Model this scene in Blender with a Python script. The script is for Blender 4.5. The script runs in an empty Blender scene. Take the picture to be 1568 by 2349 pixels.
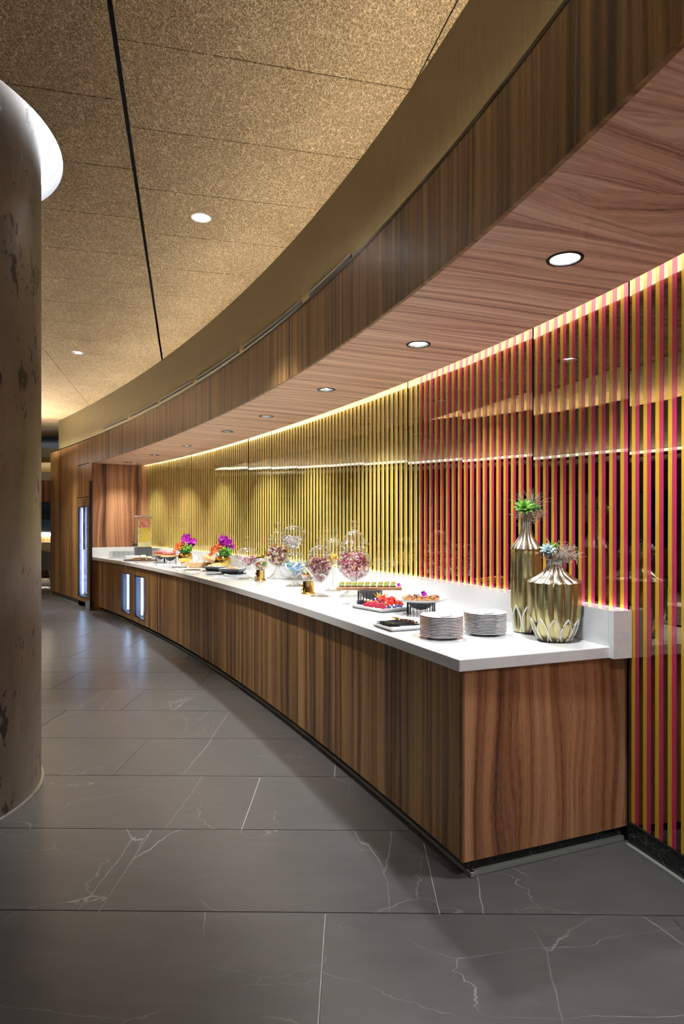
import bpy, bmesh, math, random
import numpy as np
from mathutils import Vector, Matrix
random.seed(7)
R = random.Random(11)
PI = math.pi
sc = bpy.context.scene
COL = sc.collection

# ------------------------------------------------------------------ camera
FPX, HOR, HC = 1451.0, 1205.0, 1.38          # focal length in px, horizon row, eye height
cam_d = bpy.data.cameras.new('camera'); cam = bpy.data.objects.new('camera', cam_d); COL.objects.link(cam)
cam.location = (0, 0, HC); cam.rotation_euler = (PI/2, 0, 0)
cam_d.sensor_width = 36; cam_d.lens = FPX/2349*36; cam_d.shift_y = (HOR-1174.5)/2349
cam_d.clip_start = 0.05; cam_d.clip_end = 200
sc.camera = cam
# ------------------------------------------------------------------ world, exposure
w = bpy.data.worlds.new('world'); sc.world = w; w.use_nodes = True
w.node_tree.nodes['Background'].inputs[0].default_value = (0.80, 0.86, 1.0, 1)
w.node_tree.nodes['Background'].inputs[1].default_value = 0.25
sc.view_settings.view_transform = 'Standard'; sc.view_settings.look = 'None'
sc.view_settings.gamma = 1; sc.view_settings.use_curve_mapping = False
sc.view_settings.exposure = 1.33
sc.cycles.use_denoising = True
sc.cycles.max_bounces = 6; sc.cycles.diffuse_bounces = 3; sc.cycles.glossy_bounces = 3; sc.cycles.transmission_bounces = 3; sc.cycles.transparent_max_bounces = 14
sc.cycles.use_adaptive_sampling = True; sc.cycles.adaptive_threshold = 0.10; sc.cycles.adaptive_min_samples = 16; sc.cycles.use_light_tree = False
sc.cycles.caustics_reflective = False; sc.cycles.caustics_refractive = False
sc.cycles.sample_clamp_indirect = 6
SOFFIT_SPOT, ROOM_SPOT = 54.0, 230.0            # watts of each soffit / room downlight
CCT_SOFFIT, CCT_ROOM = (0.90, 0.96, 1.0), (1.0, 0.97, 0.93)

def px(x, d): return (x-784)*d/FPX             # pixel column at depth -> X

# ------------------------------------------------------------------ node helpers
def new_mat(name):
    m = bpy.data.materials.new(name); m.use_nodes = True
    nt = m.node_tree; b = nt.nodes['Principled BSDF']
    return m, nt, b
def N(nt, typ, **kw):
    n = nt.nodes.new(typ)
    for k, v in kw.items():
        if k in n.inputs.keys(): n.inputs[k].default_value = v
        else: setattr(n, k, v)
    return n
def L(nt, a, b): nt.links.new(a, b)
def plain(name, col, rough=0.5, metal=0.0, coat=0.0, emit=None, estr=0.0, trans=0.0, ior=1.45, vary=0.0, vscale=30.0, bump=0.0, bscale=60.0, spec=None):
    """Procedural surface: base colour broken up by noise, optional bump."""
    m, nt, b = new_mat(name)
    b.inputs['Base Color'].default_value = (*col, 1)
    b.inputs['Roughness'].default_value = rough; b.inputs['Metallic'].default_value = metal
    b.inputs['Coat Weight'].default_value = coat; b.inputs['IOR'].default_value = ior
    b.inputs['Transmission Weight'].default_value = trans
    if spec is not None: b.inputs['Specular IOR Level'].default_value = spec
    if emit:
        b.inputs['Emission Color'].default_value = (*emit, 1); b.inputs['Emission Strength'].default_value = estr
    if vary > 0:
        tc = N(nt, 'ShaderNodeTexCoord'); no = N(nt, 'ShaderNodeTexNoise', Scale=vscale, Detail=3.0)
        L(nt, tc.outputs['Object'], no.inputs['Vector'])
        rp = N(nt, 'ShaderNodeValToRGB')
        rp.color_ramp.elements[0].position = .3; rp.color_ramp.elements[1].position = .7
        rp.color_ramp.elements[0].color = (*[c*(1-vary) for c in col], 1)
        rp.color_ramp.elements[1].color = (*[min(1, c*(1+vary)) for c in col], 1)
        L(nt, no.outputs['Fac'], rp.inputs[0]); L(nt, rp.outputs[0], b.inputs['Base Color'])
    if bump > 0:
        tc = N(nt, 'ShaderNodeTexCoord'); no = N(nt, 'ShaderNodeTexNoise', Scale=bscale, Detail=4.0)
        L(nt, tc.outputs['Object'], no.inputs['Vector'])
        bp = N(nt, 'ShaderNodeBump', Strength=bump, Distance=.01)
        L(nt, no.outputs['Fac'], bp.inputs['Height']); L(nt, bp.outputs[0], b.inputs['Normal'])
    return m
def emissive(name, col, strength):
    m, nt, b = new_mat(name)
    b.inputs['Base Color'].default_value = (*col, 1)
    b.inputs['Emission Color'].default_value = (*col, 1); b.inputs['Emission Strength'].default_value = strength
    return m

def wood(name, cols, rough=0.38, bend=0.012, k=1.0):
    """Straight-grained veneer, grain along UV v (metres), sheet offset per object."""
    m, nt, b = new_mat(name)
    uv = N(nt, 'ShaderNodeUVMap'); oi = N(nt, 'ShaderNodeObjectInfo')
    sep = N(nt, 'ShaderNodeSeparateXYZ'); L(nt, uv.outputs[0], sep.inputs[0])
    off = N(nt, 'ShaderNodeMath', operation='MULTIPLY_ADD'); off.inputs[1].default_value = 37.0
    L(nt, oi.outputs['Random'], off.inputs[0]); L(nt, sep.outputs[0], off.inputs[2])
    lowc = N(nt, 'ShaderNodeCombineXYZ'); L(nt, off.outputs[0], lowc.inputs[0]); L(nt, sep.outputs[1], lowc.inputs[1])
    lowm = N(nt, 'ShaderNodeMapping'); lowm.inputs['Scale'].default_value = (3.2, .75, 1); L(nt, lowc.outputs[0], lowm.inputs[0])
    low = N(nt, 'ShaderNodeTexNoise', Scale=1.6, Detail=1.5); L(nt, lowm.outputs[0], low.inputs['Vector'])
    dis = N(nt, 'ShaderNodeMath', operation='MULTIPLY_ADD'); dis.inputs[1].default_value = bend*4
    L(nt, low.outputs['Fac'], dis.inputs[0]); L(nt, off.outputs[0], dis.inputs[2])
    c2 = N(nt, 'ShaderNodeCombineXYZ'); L(nt, dis.outputs[0], c2.inputs[0]); L(nt, sep.outputs[1], c2.inputs[1])
    mp = N(nt, 'ShaderNodeMapping'); mp.inputs['Scale'].default_value = (1, .011, 1); L(nt, c2.outputs[0], mp.inputs[0])
    n1 = N(nt, 'ShaderNodeTexNoise', Scale=30.0*k, Detail=6.0, Roughness=.64); L(nt, mp.outputs[0], n1.inputs['Vector'])
    n3 = N(nt, 'ShaderNodeTexNoise', Scale=8.0*k, Detail=1.0); L(nt, mp.outputs[0], n3.inputs['Vector'])
    mp2 = N(nt, 'ShaderNodeMapping'); mp2.inputs['Scale'].default_value = (1, .06, 1); L(nt, c2.outputs[0], mp2.inputs[0])
    n2 = N(nt, 'ShaderNodeTexNoise', Scale=420.0, Detail=2.0); L(nt, mp2.outputs[0], n2.inputs['Vector'])
    a1 = N(nt, 'ShaderNodeMath', operation='MULTIPLY_ADD'); a1.inputs[1].default_value = .22
    L(nt, n2.outputs['Fac'], a1.inputs[0])
    a0 = N(nt, 'ShaderNodeMath', operation='MULTIPLY_ADD'); a0.inputs[1].default_value = .55
    L(nt, n3.outputs['Fac'], a0.inputs[0]); L(nt, n1.outputs['Fac'], a0.inputs[2])
    L(nt, a0.outputs[0], a1.inputs[2])
    rp = N(nt, 'ShaderNodeValToRGB'); e = rp.color_ramp.elements
    e[0].position = .70; e[0].color = (*cols[0], 1); e[1].position = 1.0; e[1].color = (*cols[3], 1)
    q = e.new(.81); q.color = (*cols[1], 1); q = e.new(.91); q.color = (*cols[2], 1)
    L(nt, a1.outputs[0], rp.inputs[0]); L(nt, rp.outputs[0], b.inputs['Base Color'])
    b.inputs['Roughness'].default_value = rough
    return m

M = {}
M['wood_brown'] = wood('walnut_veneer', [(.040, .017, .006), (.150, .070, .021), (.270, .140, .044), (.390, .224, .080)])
M['wood_warm_lit'] = wood('walnut_veneer_warm_lit', [(.060, .020, .010), (.235, .092, .040), (.375, .165, .075), (.490, .245, .118)], bend=.03, k=.6)  # same walnut, redder: warm lamp light is put into its colour
M['wood_bounce_lit'] = wood('walnut_veneer_bounce_lit', [(.20, .085, .055), (.54, .30, .205), (.74, .47, .34), (.88, .63, .48)], rough=.42, bend=.025, k=1.25)  # same walnut, paler: bounce light from the worktop is put into its colour
M['dark'] = plain('black_reveal', (.006, .006, .006), .5)
M['black_metal'] = plain('black_metal', (.012, .012, .013), .35, .3)
M['wire'] = plain('dark_wire', (.03, .03, .032), .4, .6)
M['alu'] = plain('brushed_aluminium', (.62, .63, .60), .3, 1.0, vary=.06)
M['kick_alu'] = plain('satin_kick_bar', (.26, .27, .23), .45, .3)
M['steel'] = plain('steel', (.55, .56, .58), .18, 1.0)
M['white_paint'] = plain('white_paint', (.78, .78, .77), .6, bump=.05)
M['led_slot'] = emissive('warm_led_strip', (1, .96, .88), 2.0)
M['led_white'] = emissive('white_led_strip', (1, .98, .95), 6.0)
M['led_cove'] = emissive('cove_led_strip', (1, .92, .76), 24.0)
M['rim_grey'] = plain('grey_rim', (.30, .30, .31), .7)
M['led_fill'] = emissive('ceiling_fill_led', (1, .94, .82), 50.0)
M['dark_face'] = plain('dark_bulkhead', (.03, .022, .015), .6)
M['led_edge'] = emissive('edge_light', (1, .97, .92), 2.2)
M['lamp'] = emissive('lamp_face', (1, .97, .92), 30.0)
M['disc'] = emissive('luminous_disc', (.90, .94, 1.0), 2.8)
M['cooler_glow'] = emissive('cooler_back_glow', (.18, .34, .85), 1.2)
M['cooler_tube'] = emissive('cooler_tube', (.62, .78, 1.0), 11.0)
M['gold_poly'] = plain('polished_gold', (.72, .48, .13), .12, 1.0)
M['lacq_amber'] = plain('amber_lacquer', (.50, .275, .022), .55, coat=1, spec=.1)
M['lacq_lime'] = plain('pale_yellow_lacquer', (.62, .56, .20), .55, coat=1, spec=.1)
M['lacq_pink'] = plain('crimson_lacquer', (.40, .025, .080), .55, coat=1, spec=.1)
M['china'] = plain('white_china', (.80, .80, .79), .12, coat=.4)
M['china_line'] = plain('dark_plate_line', (.05, .05, .055), .3)
M['grey_stone'] = plain('grey_glaze', (.09, .095, .105), .35, vary=.15)
M['dish_white'] = plain('white_glaze', (.75, .76, .76), .15)
M['napkin'] = plain('white_napkin', (.78, .78, .77), .8, bump=.3, bscale=200)
M['silver_leaf'] = plain('antique_silver', (.66, .63, .55), .24, 1.0, vary=.12, vscale=14)
M['vase_gold'] = plain('satin_brass_gold', (.47, .40, .19), .30, 1.0, vary=.10, vscale=9)
M['petal_white'] = plain('white_gilded_edge', (.82, .80, .72), .3, .3)
M['bamboo'] = plain('bamboo', (.62, .40, .19), .5, vary=.15, vscale=25)
M['board'] = plain('board_wood', (.34, .18, .09), .45, vary=.25, vscale=18)
M['walnut_board'] = plain('walnut_board', (.13, .06, .03), .4, vary=.3, vscale=22)
M['chair_fabric'] = plain('grey_chair_fabric', (.20, .18, .15), .85, bump=.3, bscale=300)
M['chair_leg'] = plain('pale_wood_leg', (.45, .33, .18), .45, vary=.15)
M['cream'] = plain('cream_leather', (.55, .47, .30), .5, vary=.08)
M['rug'] = plain('patterned_rug', (.34, .31, .22), .9, vary=.6, vscale=6)
M['window_night'] = plain('dusk_window', (.025, .05, .085), .06, .0, coat=.5)
M['gold_ceiling'] = plain('gold_leaf_ceiling', (.45, .32, .10), .4, .6, vary=.3, vscale=3)
def mat_quartz():
    m, nt, b = new_mat('white_quartz')
    tc = N(nt, 'ShaderNodeTexCoord'); d = N(nt, 'ShaderNodeTexNoise', Scale=1.7, Detail=5.0, Roughness=.6)
    L(nt, tc.outputs['Object'], d.inputs['Vector'])
    mx = N(nt, 'ShaderNodeVectorMath', operation='MULTIPLY_ADD'); mx.inputs[1].default_value = (.9, .9, .9)
    L(nt, d.outputs['Color'], mx.inputs[0]); L(nt, tc.outputs['Object'], mx.inputs[2])
    v = N(nt, 'ShaderNodeTexVoronoi', feature='DISTANCE_TO_EDGE', Scale=1.3); L(nt, mx.outputs[0], v.inputs['Vector'])
    rp = N(nt, 'ShaderNodeValToRGB'); e = rp.color_ramp.elements
    e[0].color = (.75, .75, .745, 1); e[0].position = 0; e[1].color = (.80, .80, .79, 1); e[1].position = .02
    L(nt, v.outputs['Distance'], rp.inputs[0]); L(nt, rp.outputs[0], b.inputs['Base Color'])
    b.inputs['Roughness'].default_value = .09; b.inputs['Coat Weight'].default_value = .3; b.inputs['Coat Roughness'].default_value = .04
    return m
M['quartz'] = mat_quartz()
def mat_marble(name, base, vein, rough, tile=False, scale=1.0):
    m, nt, b = new_mat(name)
    tc = N(nt, 'ShaderNodeTexCoord'); oi = N(nt, 'ShaderNodeObjectInfo')
    sh = N(nt, 'ShaderNodeVectorMath', operation='MULTIPLY_ADD')
    sh.inputs[1].default_value = (23.0, 17.0, 9.0)
    cmb = N(nt, 'ShaderNodeCombineXYZ')
    for i in range(3): L(nt, oi.outputs['Random'], cmb.inputs[i])
    L(nt, cmb.outputs[0], sh.inputs[0]); L(nt, tc.outputs['Object'], sh.inputs[2])
    P = sh.outputs[0]
    def veins(sc_, dist, width, seedoff, stretch):
        mp = N(nt, 'ShaderNodeMapping'); mp.inputs['Location'].default_value = seedoff; mp.inputs['Scale'].default_value = stretch
        mp.inputs['Rotation'].default_value = (0, 0, seedoff[0])
        L(nt, P, mp.inputs[0])
        d = N(nt, 'ShaderNodeTexNoise', Scale=2.2*scale, Detail=5.0, Roughness=.62); L(nt, mp.outputs[0], d.inputs['Vector'])
        a = N(nt, 'ShaderNodeVectorMath', operation='MULTIPLY_ADD'); a.inputs[1].default_value = (dist,)*3
        L(nt, d.outputs['Color'], a.inputs[0]); L(nt, mp.outputs[0], a.inputs[2])
        v = N(nt, 'ShaderNodeTexVoronoi', feature='DISTANCE_TO_EDGE', Scale=sc_*scale); L(nt, a.outputs[0], v.inputs['Vector'])
        mr = N(nt, 'ShaderNodeMapRange'); mr.inputs['From Min'].default_value = 0; mr.inputs['From Max'].default_value = width
        mr.inputs['To Min'].default_value = 1; mr.inputs['To Max'].default_value = 0; L(nt, v.outputs['Distance'], mr.inputs[0])
        # break the veins up
        k = N(nt, 'ShaderNodeTexNoise', Scale=3.1*scale, Detail=2.0); L(nt, mp.outputs[0], k.inputs['Vector'])
        kr = N(nt, 'ShaderNodeMapRange'); kr.inputs['From Min'].default_value = .40; kr.inputs['From Max'].default_value = .58; L(nt, k.outputs['Fac'], kr.inputs[0])
        mu = N(nt, 'ShaderNodeMath', operation='MULTIPLY'); L(nt, mr.outputs[0], mu.inputs[0]); L(nt, kr.outputs[0], mu.inputs[1])
        return mu.outputs[0]
    v1 = veins(1.3, .13, .0030, (.7, .2, 0), (1, .40, 1)); v2 = veins(2.6, .22, .0042, (2.2, 3.1, 0), (.45, 1, 1))
    mxv = N(nt, 'ShaderNodeMath', operation='MULTIPLY_ADD'); mxv.inputs[1].default_value = .75
    L(nt, v2, mxv.inputs[0]); L(nt, v1, mxv.inputs[2])
    cl = N(nt, 'ShaderNodeMath', operation='MINIMUM'); cl.inputs[1].default_value = .85; L(nt, mxv.outputs[0], cl.inputs[0])
    n = N(nt, 'ShaderNodeTexNoise', Scale=11.0*scale, Detail=7.0, Roughness=.7)
    mpn = N(nt, 'ShaderNodeMapping'); mpn.inputs['Scale'].default_value = (.6, 1.6, 1); L(nt, P, mpn.inputs[0]); L(nt, mpn.outputs[0], n.inputs['Vector'])
    rp = N(nt, 'ShaderNodeValToRGB'); e = rp.color_ramp.elements
    e[0].position = .28; e[0].color = (*[c*.84 for c in base], 1); e[1].position = .75; e[1].color = (*[c*1.18 for c in base], 1)
    L(nt, n.outputs['Fac'], rp.inputs[0])
    mix = N(nt, 'ShaderNodeMixRGB'); L(nt, cl.outputs[0], mix.inputs[0]); L(nt, rp.outputs[0], mix.inputs[1]); mix.inputs[2].default_value = (*vein, 1)
    L(nt, mix.outputs[0], b.inputs['Base Color'])
    rr = N(nt, 'ShaderNodeMapRange'); rr.inputs['To Min'].default_value = rough-.02; rr.inputs['To Max'].default_value = rough+.03; L(nt, n.outputs['Fac'], rr.inputs[0])
    L(nt, rr.outputs[0], b.inputs['Roughness'])
    return m
M['floor_marble'] = mat_marble('grey_marble_tile', (.070, .066, .063), (.27, .27, .27), .29)
M['black_marble'] = mat_marble('black_marble', (.012, .013, .012), (.5, .5, .48), .14, scale=3.0)
M['grout'] = plain('grout', (.42, .41, .39), .8, vary=.1)
def mat_woodwool():
    m, nt, b = new_mat('wood_wool_board')
    tc = N(nt, 'ShaderNodeTexCoord'); P = tc.outputs['Generated']
    geo = N(nt, 'ShaderNodeNewGeometry'); P = geo.outputs['Position']
    prev = None
    for i, (s, loc, rot, wd) in enumerate([(66, (0, 0, 0), .3, .030), (80, (5, 3, 0), 1.4, .030), (56, (9, 1, 0), 2.3, .026), (98, (2, 8, 0), .9, .034)]):
        mp = N(nt, 'ShaderNodeMapping'); mp.inputs['Location'].default_value = loc; mp.inputs['Rotation'].default_value = (0, 0, rot); mp.inputs['Scale'].default_value = (1, .55, 0)
        L(nt, P, mp.inputs[0])
        n = N(nt, 'ShaderNodeTexNoise', Scale=float(s), Detail=.6, Distortion=.5); L(nt, mp.outputs[0], n.inputs['Vector'])
        sb = N(nt, 'ShaderNodeMath', operation='SUBTRACT'); sb.inputs[1].default_value = .5; L(nt, n.outputs['Fac'], sb.inputs[0])
        ab = N(nt, 'ShaderNodeMath', operation='ABSOLUTE'); L(nt, sb.outputs[0], ab.inputs[0])
        mr = N(nt, 'ShaderNodeMapRange'); mr.inputs['From Max'].default_value = wd; mr.inputs['To Min'].default_value = 1; mr.inputs['To Max'].default_value = 0
        L(nt, ab.outputs[0], mr.inputs[0])
        sc_ = N(nt, 'ShaderNodeMath', operation='MULTIPLY'); sc_.inputs[1].default_value = [1, .8, .9, .65][i]; L(nt, mr.outputs[0], sc_.inputs[0])
        if prev is None: prev = sc_.outputs[0]
        else:
            mx = N(nt, 'ShaderNodeMath', operation='MAXIMUM'); L(nt, prev, mx.inputs[0]); L(nt, sc_.outputs[0], mx.inputs[1]); prev = mx.outputs[0]
    big = N(nt, 'ShaderNodeTexNoise', Scale=2.0, Detail=3.0); L(nt, P, big.inputs['Vector'])
    ad = N(nt, 'ShaderNodeMath', operation='MULTIPLY_ADD'); ad.inputs[1].default_value = .25; L(nt, big.outputs['Fac'], ad.inputs[0]); L(nt, prev, ad.inputs[2])
    rp = N(nt, 'ShaderNodeValToRGB'); e = rp.color_ramp.elements
    e[0].position = .1; e[0].color = (.20, .125, .058, 1); e[1].position = 1.0; e[1].color = (.82, .64, .40, 1)
    q = e.new(.55); q.color = (.52, .365, .195, 1)
    L(nt, ad.outputs[0], rp.inputs[0]); L(nt, rp.outputs[0], b.inputs['Base Color']); b.inputs['Roughness'].default_value = .85
    bp = N(nt, 'ShaderNodeBump', Strength=.55, Distance=.004); L(nt, prev, bp.inputs['Height']); L(nt, bp.outputs[0], b.inputs['Normal'])
    return m
M['woodwool'] = mat_woodwool()
def mat_bronze():
    m, nt, b = new_mat('brushed_bronze')
    uv = N(nt, 'ShaderNodeUVMap'); mp = N(nt, 'ShaderNodeMapping'); mp.inputs['Scale'].default_value = (1, .02, 1); L(nt, uv.outputs[0], mp.inputs[0])
    n = N(nt, 'ShaderNodeTexNoise', Scale=260.0, Detail=3.0); L(nt, mp.outputs[0], n.inputs['Vector'])
    rp = N(nt, 'ShaderNodeValToRGB'); e = rp.color_ramp.elements
    e[0].position = .3; e[0].color = (.125, .094, .040, 1); e[1].position = .7; e[1].color = (.195, .150, .070, 1)
    L(nt, n.outputs['Fac'], rp.inputs[0]); L(nt, rp.outputs[0], b.inputs['Base Color'])
    b.inputs['Metallic'].default_value = .55; b.inputs['Roughness'].default_value = .48
    bp = N(nt, 'ShaderNodeBump', Strength=.1, Distance=.001); L(nt, n.outputs['Fac'], bp.inputs['Height']); L(nt, bp.outputs[0], b.inputs['Normal'])
    return m
M['bronze'] = mat_bronze()
def mat_plaster():
    m, nt, b = new_mat('pitted_bronze_plaster')
    geo = N(nt, 'ShaderNodeNewGeometry'); P = geo.outputs['Position']
    mp = N(nt, 'ShaderNodeMapping'); mp.inputs['Scale'].default_value = (1, 1, .45); L(nt, P, mp.inputs[0])
    n = N(nt, 'ShaderNodeTexNoise', Scale=2.2, Detail=5.0, Roughness=.6); L(nt, mp.outputs[0], n.inputs['Vector'])
    rp = N(nt, 'ShaderNodeValToRGB'); e = rp.color_ramp.elements
    e[0].position = .3; e[0].color = (.085, .060, .044, 1); e[1].position = .72; e[1].color = (.25, .20, .155, 1)
    L(nt, n.outputs['Fac'], rp.inputs[0])
    f = N(nt, 'ShaderNodeTexNoise', Scale=34.0, Detail=4.0, Roughness=.65); mpf = N(nt, 'ShaderNodeMapping'); mpf.inputs['Scale'].default_value = (1, 1, .5)
    L(nt, P, mpf.inputs[0]); L(nt, mpf.outputs[0], f.inputs['Vector'])
    g = N(nt, 'ShaderNodeTexNoise', Scale=8.0, Detail=2.0); L(nt, mp.outputs[0], g.inputs['Vector'])
    ad = N(nt, 'ShaderNodeMath', operation='MULTIPLY_ADD'); ad.inputs[1].default_value = .8; L(nt, g.outputs['Fac'], ad.inputs[0]); L(nt, f.outputs['Fac'], ad.inputs[2])
    pit = N(nt, 'ShaderNodeMapRange'); pit.inputs['From Min'].default_value = 1.03; pit.inputs['From Max'].default_value = 1.085; L(nt, ad.outputs[0], pit.inputs[0])
    mix = N(nt, 'ShaderNodeMixRGB'); mix.inputs[2].default_value = (.030, .021, .016, 1)
    L(nt, pit.outputs[0], mix.inputs[0]); L(nt, rp.outputs[0], mix.inputs[1]); L(nt, mix.outputs[0], b.inputs['Base Color'])
    b.inputs['Roughness'].default_value = .40; b.inputs['Metallic'].default_value = .1
    h = N(nt, 'ShaderNodeMath', operation='MULTIPLY_ADD'); h.inputs[1].default_value = -1.0; L(nt, pit.outputs[0], h.inputs[0])
    h2 = N(nt, 'ShaderNodeMath', operation='MULTIPLY'); h2.inputs[1].default_value = .35; L(nt, n.outputs['Fac'], h2.inputs[0]); L(nt, h2.outputs[0], h.inputs[2])
    bp = N(nt, 'ShaderNodeBump', Strength=.7, Distance=.012); L(nt, h.outputs[0], bp.inputs['Height']); L(nt, bp.outputs[0], b.inputs['Normal'])
    return m
M['plaster'] = mat_plaster()
def mat_mirror():
    m, nt, b = new_mat('bronze_mirror')
    b.inputs['Base Color'].default_value = (.23, .19, .115, 1); b.inputs['Metallic'].default_value = 1; b.inputs['Roughness'].default_value = .015
    tc = N(nt, 'ShaderNodeTexCoord'); n = N(nt, 'ShaderNodeTexNoise', Scale=1.3); L(nt, tc.outputs['Object'], n.inputs['Vector'])
    bp = N(nt, 'ShaderNodeBump', Strength=.02, Distance=.01); L(nt, n.outputs['Fac'], bp.inputs['Height']); L(nt, bp.outputs[0], b.inputs['Normal'])
    return m
M['mirror'] = mat_mirror()
def mat_thin_glass(name, tint=(.97, .98, .97), k=.9):
    """Thin-walled glass: clear with a Fresnel sheen."""
    m = bpy.data.materials.new(name); m.use_nodes = True; nt = m.node_tree
    nt.nodes.remove(nt.nodes['Principled BSDF']); out = nt.nodes['Material Output']
    tr = N(nt, 'ShaderNodeBsdfTransparent')
    lf = N(nt, 'ShaderNodeLayerWeight'); lf.inputs[0].default_value = .5
    pf = N(nt, 'ShaderNodeMath', operation='POWER'); pf.inputs[1].default_value = 2.6; L(nt, lf.outputs['Facing'], pf.inputs[0])
    cm_ = N(nt, 'ShaderNodeMixRGB'); cm_.inputs[1].default_value = (*tint, 1); cm_.inputs[2].default_value = (*[c*.30 for c in tint], 1)
    L(nt, pf.outputs[0], cm_.inputs[0]); L(nt, cm_.outputs[0], tr.inputs[0])
    gl = N(nt, 'ShaderNodeBsdfGlossy', Roughness=.03); gl.inputs[0].default_value = (1, 1, 1, 1)
    lw = N(nt, 'ShaderNodeLayerWeight'); lw.inputs[0].default_value = .32
    mr = N(nt, 'ShaderNodeMapRange'); mr.inputs['To Min'].default_value = .10; mr.inputs['To Max'].default_value = k; L(nt, lw.outputs['Facing'], mr.inputs[0])
    pw = N(nt, 'ShaderNodeMath', operation='POWER'); pw.inputs[1].default_value = 1.35; L(nt, mr.outputs[0], pw.inputs[0])
    mx = N(nt, 'ShaderNodeMixShader'); L(nt, pw.outputs[0], mx.inputs[0]); L(nt, tr.outputs[0], mx.inputs[1]); L(nt, gl.outputs[0], mx.inputs[2])
    L(nt, mx.outputs[0], out.inputs[0])
    return m
M['glass'] = mat_thin_glass('clear_glass')
M['cooler_glass'] = mat_thin_glass('cooler_glass', (.80, .88, 1.0), .6)

for n_ in ('lamp', 'led_edge', 'cooler_glow'): M[n_].cycles.emission_sampling = 'NONE'
# ------------------------------------------------------------------ mesh helpers
def tag(o, label=None, cat=None, group=None, kind=None):
    if label: o['label'] = label
    if cat: o['category'] = cat
    if group: o['group'] = group
    if kind: o['kind'] = kind
    return o
def mk(name, vs, fs, mat, parent=None, smooth=False, uv=None, mats=None, mi=None, sharp=None, **t):
    me = bpy.data.meshes.new(name); me.from_pydata([tuple(v) for v in vs], [], fs)
    for mm in (mats or [mat]): me.materials.append(M[mm] if isinstance(mm, str) else mm)
    if mi: me.polygons.foreach_set('material_index', mi)
    if uv is not None:
        ul = me.uv_layers.new(name='UVMap')
        for lp in me.loops: ul.data[lp.index].uv = uv[lp.vertex_index] if not callable(uv) else uv(lp)
    if smooth:
        me.polygons.foreach_set('use_smooth', [True]*len(me.polygons))
        if sharp: me.set_sharp_from_angle(angle=sharp)
    me.update()
    o = bpy.data.objects.new(name, me); COL.objects.link(o)
    if parent: o.parent = parent
    return tag(o, **t)
def inst(o, name=None, parent=None, loc=None, rz=None, **t):
    c = bpy.data.objects.new(name or o.name.split('.')[0], o.data); COL.objects.link(c)
    if parent: c.parent = parent
    c.location = loc if loc is not None else o.location
    c.rotation_euler = o.rotation_euler if rz is None else (0, 0, rz)
    c.scale = o.scale
    return tag(c, **t)
def empty(name, loc=(0, 0, 0), rz=0, **t):
    o = bpy.data.objects.new(name, None); COL.objects.link(o); o.location = loc; o.rotation_euler = (0, 0, rz)
    o.empty_display_size = .05
    return tag(o, **t)
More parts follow.
